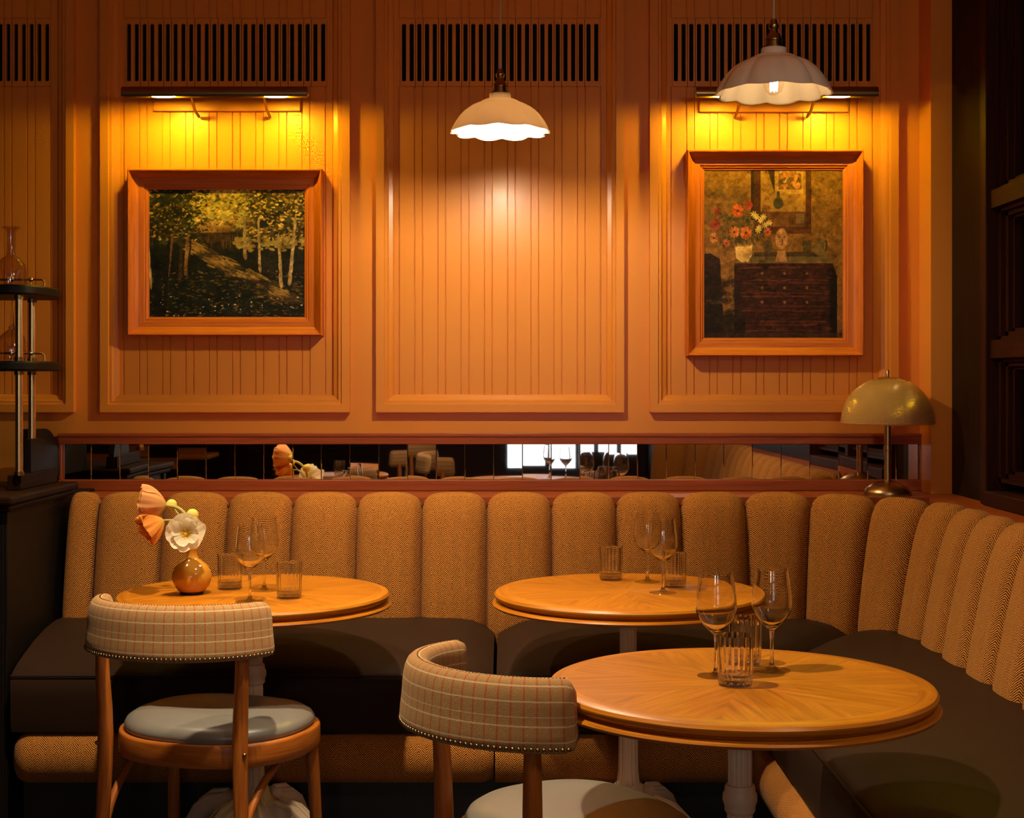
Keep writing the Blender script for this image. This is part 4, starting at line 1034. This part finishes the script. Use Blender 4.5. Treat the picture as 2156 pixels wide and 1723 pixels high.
# ------------------------------------------------------------------ table lamp on the ledge
lx, ly = X(1869, 4.995), 4.995
t = thing('table_lamp', 'brass table lamp with ribbed glass dome on the corner ledge', 'lamp', (lx, ly, LZ))
k_ = ly/F
hb = LZ; zr = Z(892, ly)-hb; zt = Z(797, ly)-hb
mb = MB(); mb.lathe([(0, 0), (.079, 0), (.080, .006), (.078, .014), (.070, .026), (.055, .036), (.036, .044), (.020, .049), (.0125, .050)], 56); mb.build('base', M['lamp_brass'], t, world=False)
mb = MB(); mb.lathe([(.0115, .048), (.0115, zr*.62), (.0135, zr*.62+.002), (.0135, zr*.62+.016), (.0115, zr*.62+.018), (.0115, zt-.01)], 28); mb.build('pole', M['lamp_brass'], t, world=False)
dom = []
for k in range(19):
    a = PI/2*k/18*.90; dom.append((.156*math.cos(a)**.9, zr+(zt-zr)*math.sin(a)/math.sin(PI/2*.9)))
full = dom+[(r-.004, z-.003) for r, z in reversed(dom)]
mb = MB(); mb.lathe(full, 96, uscale=.156); mb.build('lamp_shade', M['prism'], t, world=False, ang=60)
mb = MB(); mb.lathe([(.0, zt-.006), (.030, zt-.004), (.034, zt), (.030, zt+.003), (.010, zt+.005), (.0, zt+.006)], 32)
mb.lathe([(.0, zt+.004), (.0055, zt+.004), (.006, zt+.026), (.0045, zt+.028), (0, zt+.028)], 16); mb.build('finial', M['lamp_brass'], t, world=False)

# ------------------------------------------------------------------ service cabinet at the left
KX, KY0, KY1, KZ = -1.462, 4.25, 5.185, 1.0
t = thing('service_cabinet', 'dark wooden serving cabinet with brass-posted shelves at the left edge', 'cabinet', (-2.0, 4.7, 0))
mb = MB(); mb.box(-2.75, KX, KY0, KY1, 0, .955)
mb.box(KX, KX+.008, KY0, KY0+.035, 0, .955); mb.box(KX, KX+.008, KY0+.035, KY0+.43, .30, .325)
mb.build('body', M['black_wood'], t, smooth=False, bevel=.003, merge=False)
mb = MB(); mb.box(-2.77, KX+.022, KY0-.025, 4.86, .956, .975); mb.box(-2.78, KX+.034, KY0-.036, 4.865, .976, 1.0)
mb.build('worktop', M['dark_wood'], t, smooth=False, bevel=.007, merge=False)
# curved end panels
def arch(x0, x1, y0, y1, h, name, mat):
    P = []; n = 20; prof_ = [(y0, 1.0)]+[(y0, 1.0+h*.999)]
    ring = [(y0, 1.0), (y0, 1.0+h)]+[(y0+(y1-y0)*(.35+.65*math.sin(a*PI/2/n)), 1.0+h*math.cos(a*PI/2/n)**.8) for a in range(n+1)]
    mb = MB(); A = [(x0, y, z) for y, z in ring]; B = [(x1, y, z) for y, z in ring]
    mb.face(A); mb.face(B); mb.grid([A, B], cj=True); return mb.build(name, mat, t, ang=30)
arch(-1.520, -1.500, 4.60, 4.84, .150, 'end_panel', M['black_wood'])
arch(-1.640, -1.585, 4.90, 5.17, .170, 'end_panel', M['black_wood'])
mb = MB(); mb.box(-1.530, -1.488, 4.47, 4.83, 1.0005, 1.045); mb.build('gallery_rail', M['dark_wood'], t, smooth=False, bevel=.003)
def shelf(z, nm):
    ring = []; R = .13; y0, y1 = 4.42, 4.78; xe = -1.425
    for k in range(13):
        a = -PI/2+PI*k/12; ring.append((xe-.09+.09*math.cos(a)**.7 if math.cos(a) > 0 else xe-.09, (y0+y1)/2+(y1-y0)/2*math.sin(a)))
    ring += [(-2.6, y1), (-2.6, y0)]
    mb = MB(); A = [(x, y, z) for x, y in ring]; B = [(x, y, z+.030) for x, y in ring]; mb.face(A); mb.face(B); mb.grid([A, B], cj=True)
    return mb.build(nm, M['black_wood'], t, ang=40, bevel=.006)
shelf(1.592, 'shelf'); shelf(1.362, 'shelf')
for x, y in ((-1.490, 4.46), (-1.516, 4.66)):
    mb = MB(); mb.tube([(x, y, 1.046 if y > 4.5 else 1.046), (x, y, 1.361)], .0115, 16); mb.tube([(x, y, 1.393), (x, y, 1.591)], .0115, 16); mb.build('brass_post', M['brass'], t)
    for z in (1.047, 1.350, 1.393, 1.579): mb = MB(); mb.tube([(x, y, z), (x, y, z+.011)], .0145, 16); mb.build('post_collar', M['old_brass'], t)
for z, nm in ((1.622, 'shelf_rail'), (1.392, 'shelf_rail')):
    mb = MB(); mb.tube([(-1.458, 4.60, z), (-1.458, 4.60, z+.02), (-1.465, 4.60, z+.026), (-1.56, 4.60, z+.026), (-1.75, 4.60, z+.026)], .0035, 8)
    for x in (-1.50, -1.56): mb.sphere((x, 4.60, z+.026), .008, 10, 8); mb.tube([(x, 4.60, z), (x, 4.60, z+.026)], .003, 8)
    mb.build(nm, M['brass'], t)
m_, nt_, gl_ = thin_glass('decanter_glass', (0.93, 0.86, 0.80), 1.6); M['decanter'] = m_
def decanter(loc, prof_, label, stopper):
    d = thing('decanter', label, 'decanter', loc, 0, 'glass decanters on the cabinet shelves')
    mb = MB(); mb.lathe(prof_+[(max(0.0, r-.003), z+.003) for r, z in reversed(prof_[1:])], 36); mb.build('body', M['decanter'], d, world=False)
    if stopper: mb = MB(); mb.lathe(stopper, 20); mb.build('stopper', M['solid_glass'], d, world=False)
decanter((-1.545, 4.55, 1.6225), [(0, .001), (.046, .001), (.048, .012), (.047, .045), (.043, .068), (.030, .085), (.016, .094), (.0145, .105), (.0145, .165), (.017, .175), (.030, .182)], 'wide-based glass decanter on the top shelf at the left edge', None)
decanter((-1.545, 4.56, 1.3925), [(0, .001), (.040, .001), (.042, .010), (.042, .060), (.036, .078), (.018, .092), (.0115, .098), (.0115, .105)], 'stoppered glass decanter on the lower shelf at the left edge', [(0, .098), (.009, .100), (.010, .108), (.006, .114), (.0055, .150), (.004, .156), (0, .157)])

# ------------------------------------------------------------------ what the mirror shows behind the camera
t = thing('dining_table', 'long wooden dining table at the far left behind the camera, seen in the mirror', 'table', (-2.9, -1.0, 0))
mb = MB(); mb.box(-3.7, -2.25, -1.5, -0.45, .715, .75); mb.build('table_top', M['table_wood'], t, smooth=False, bevel=.01)
for x in (-3.6, -2.35):
    for y in (-1.4, -.55): mb = MB(); mb.box(x-.03, x+.03, y-.03, y+.03, 0, .714); mb.build('leg', M['dark_wood'], t, smooth=False)
mb = MB(); mb.box(-2.35, -1.1, -2.6, -2.5, 0, 1.25); tag(mb.build('partition', M['dark_wood'], smooth=False), 'dark wooden partition standing far behind the camera', 'partition')
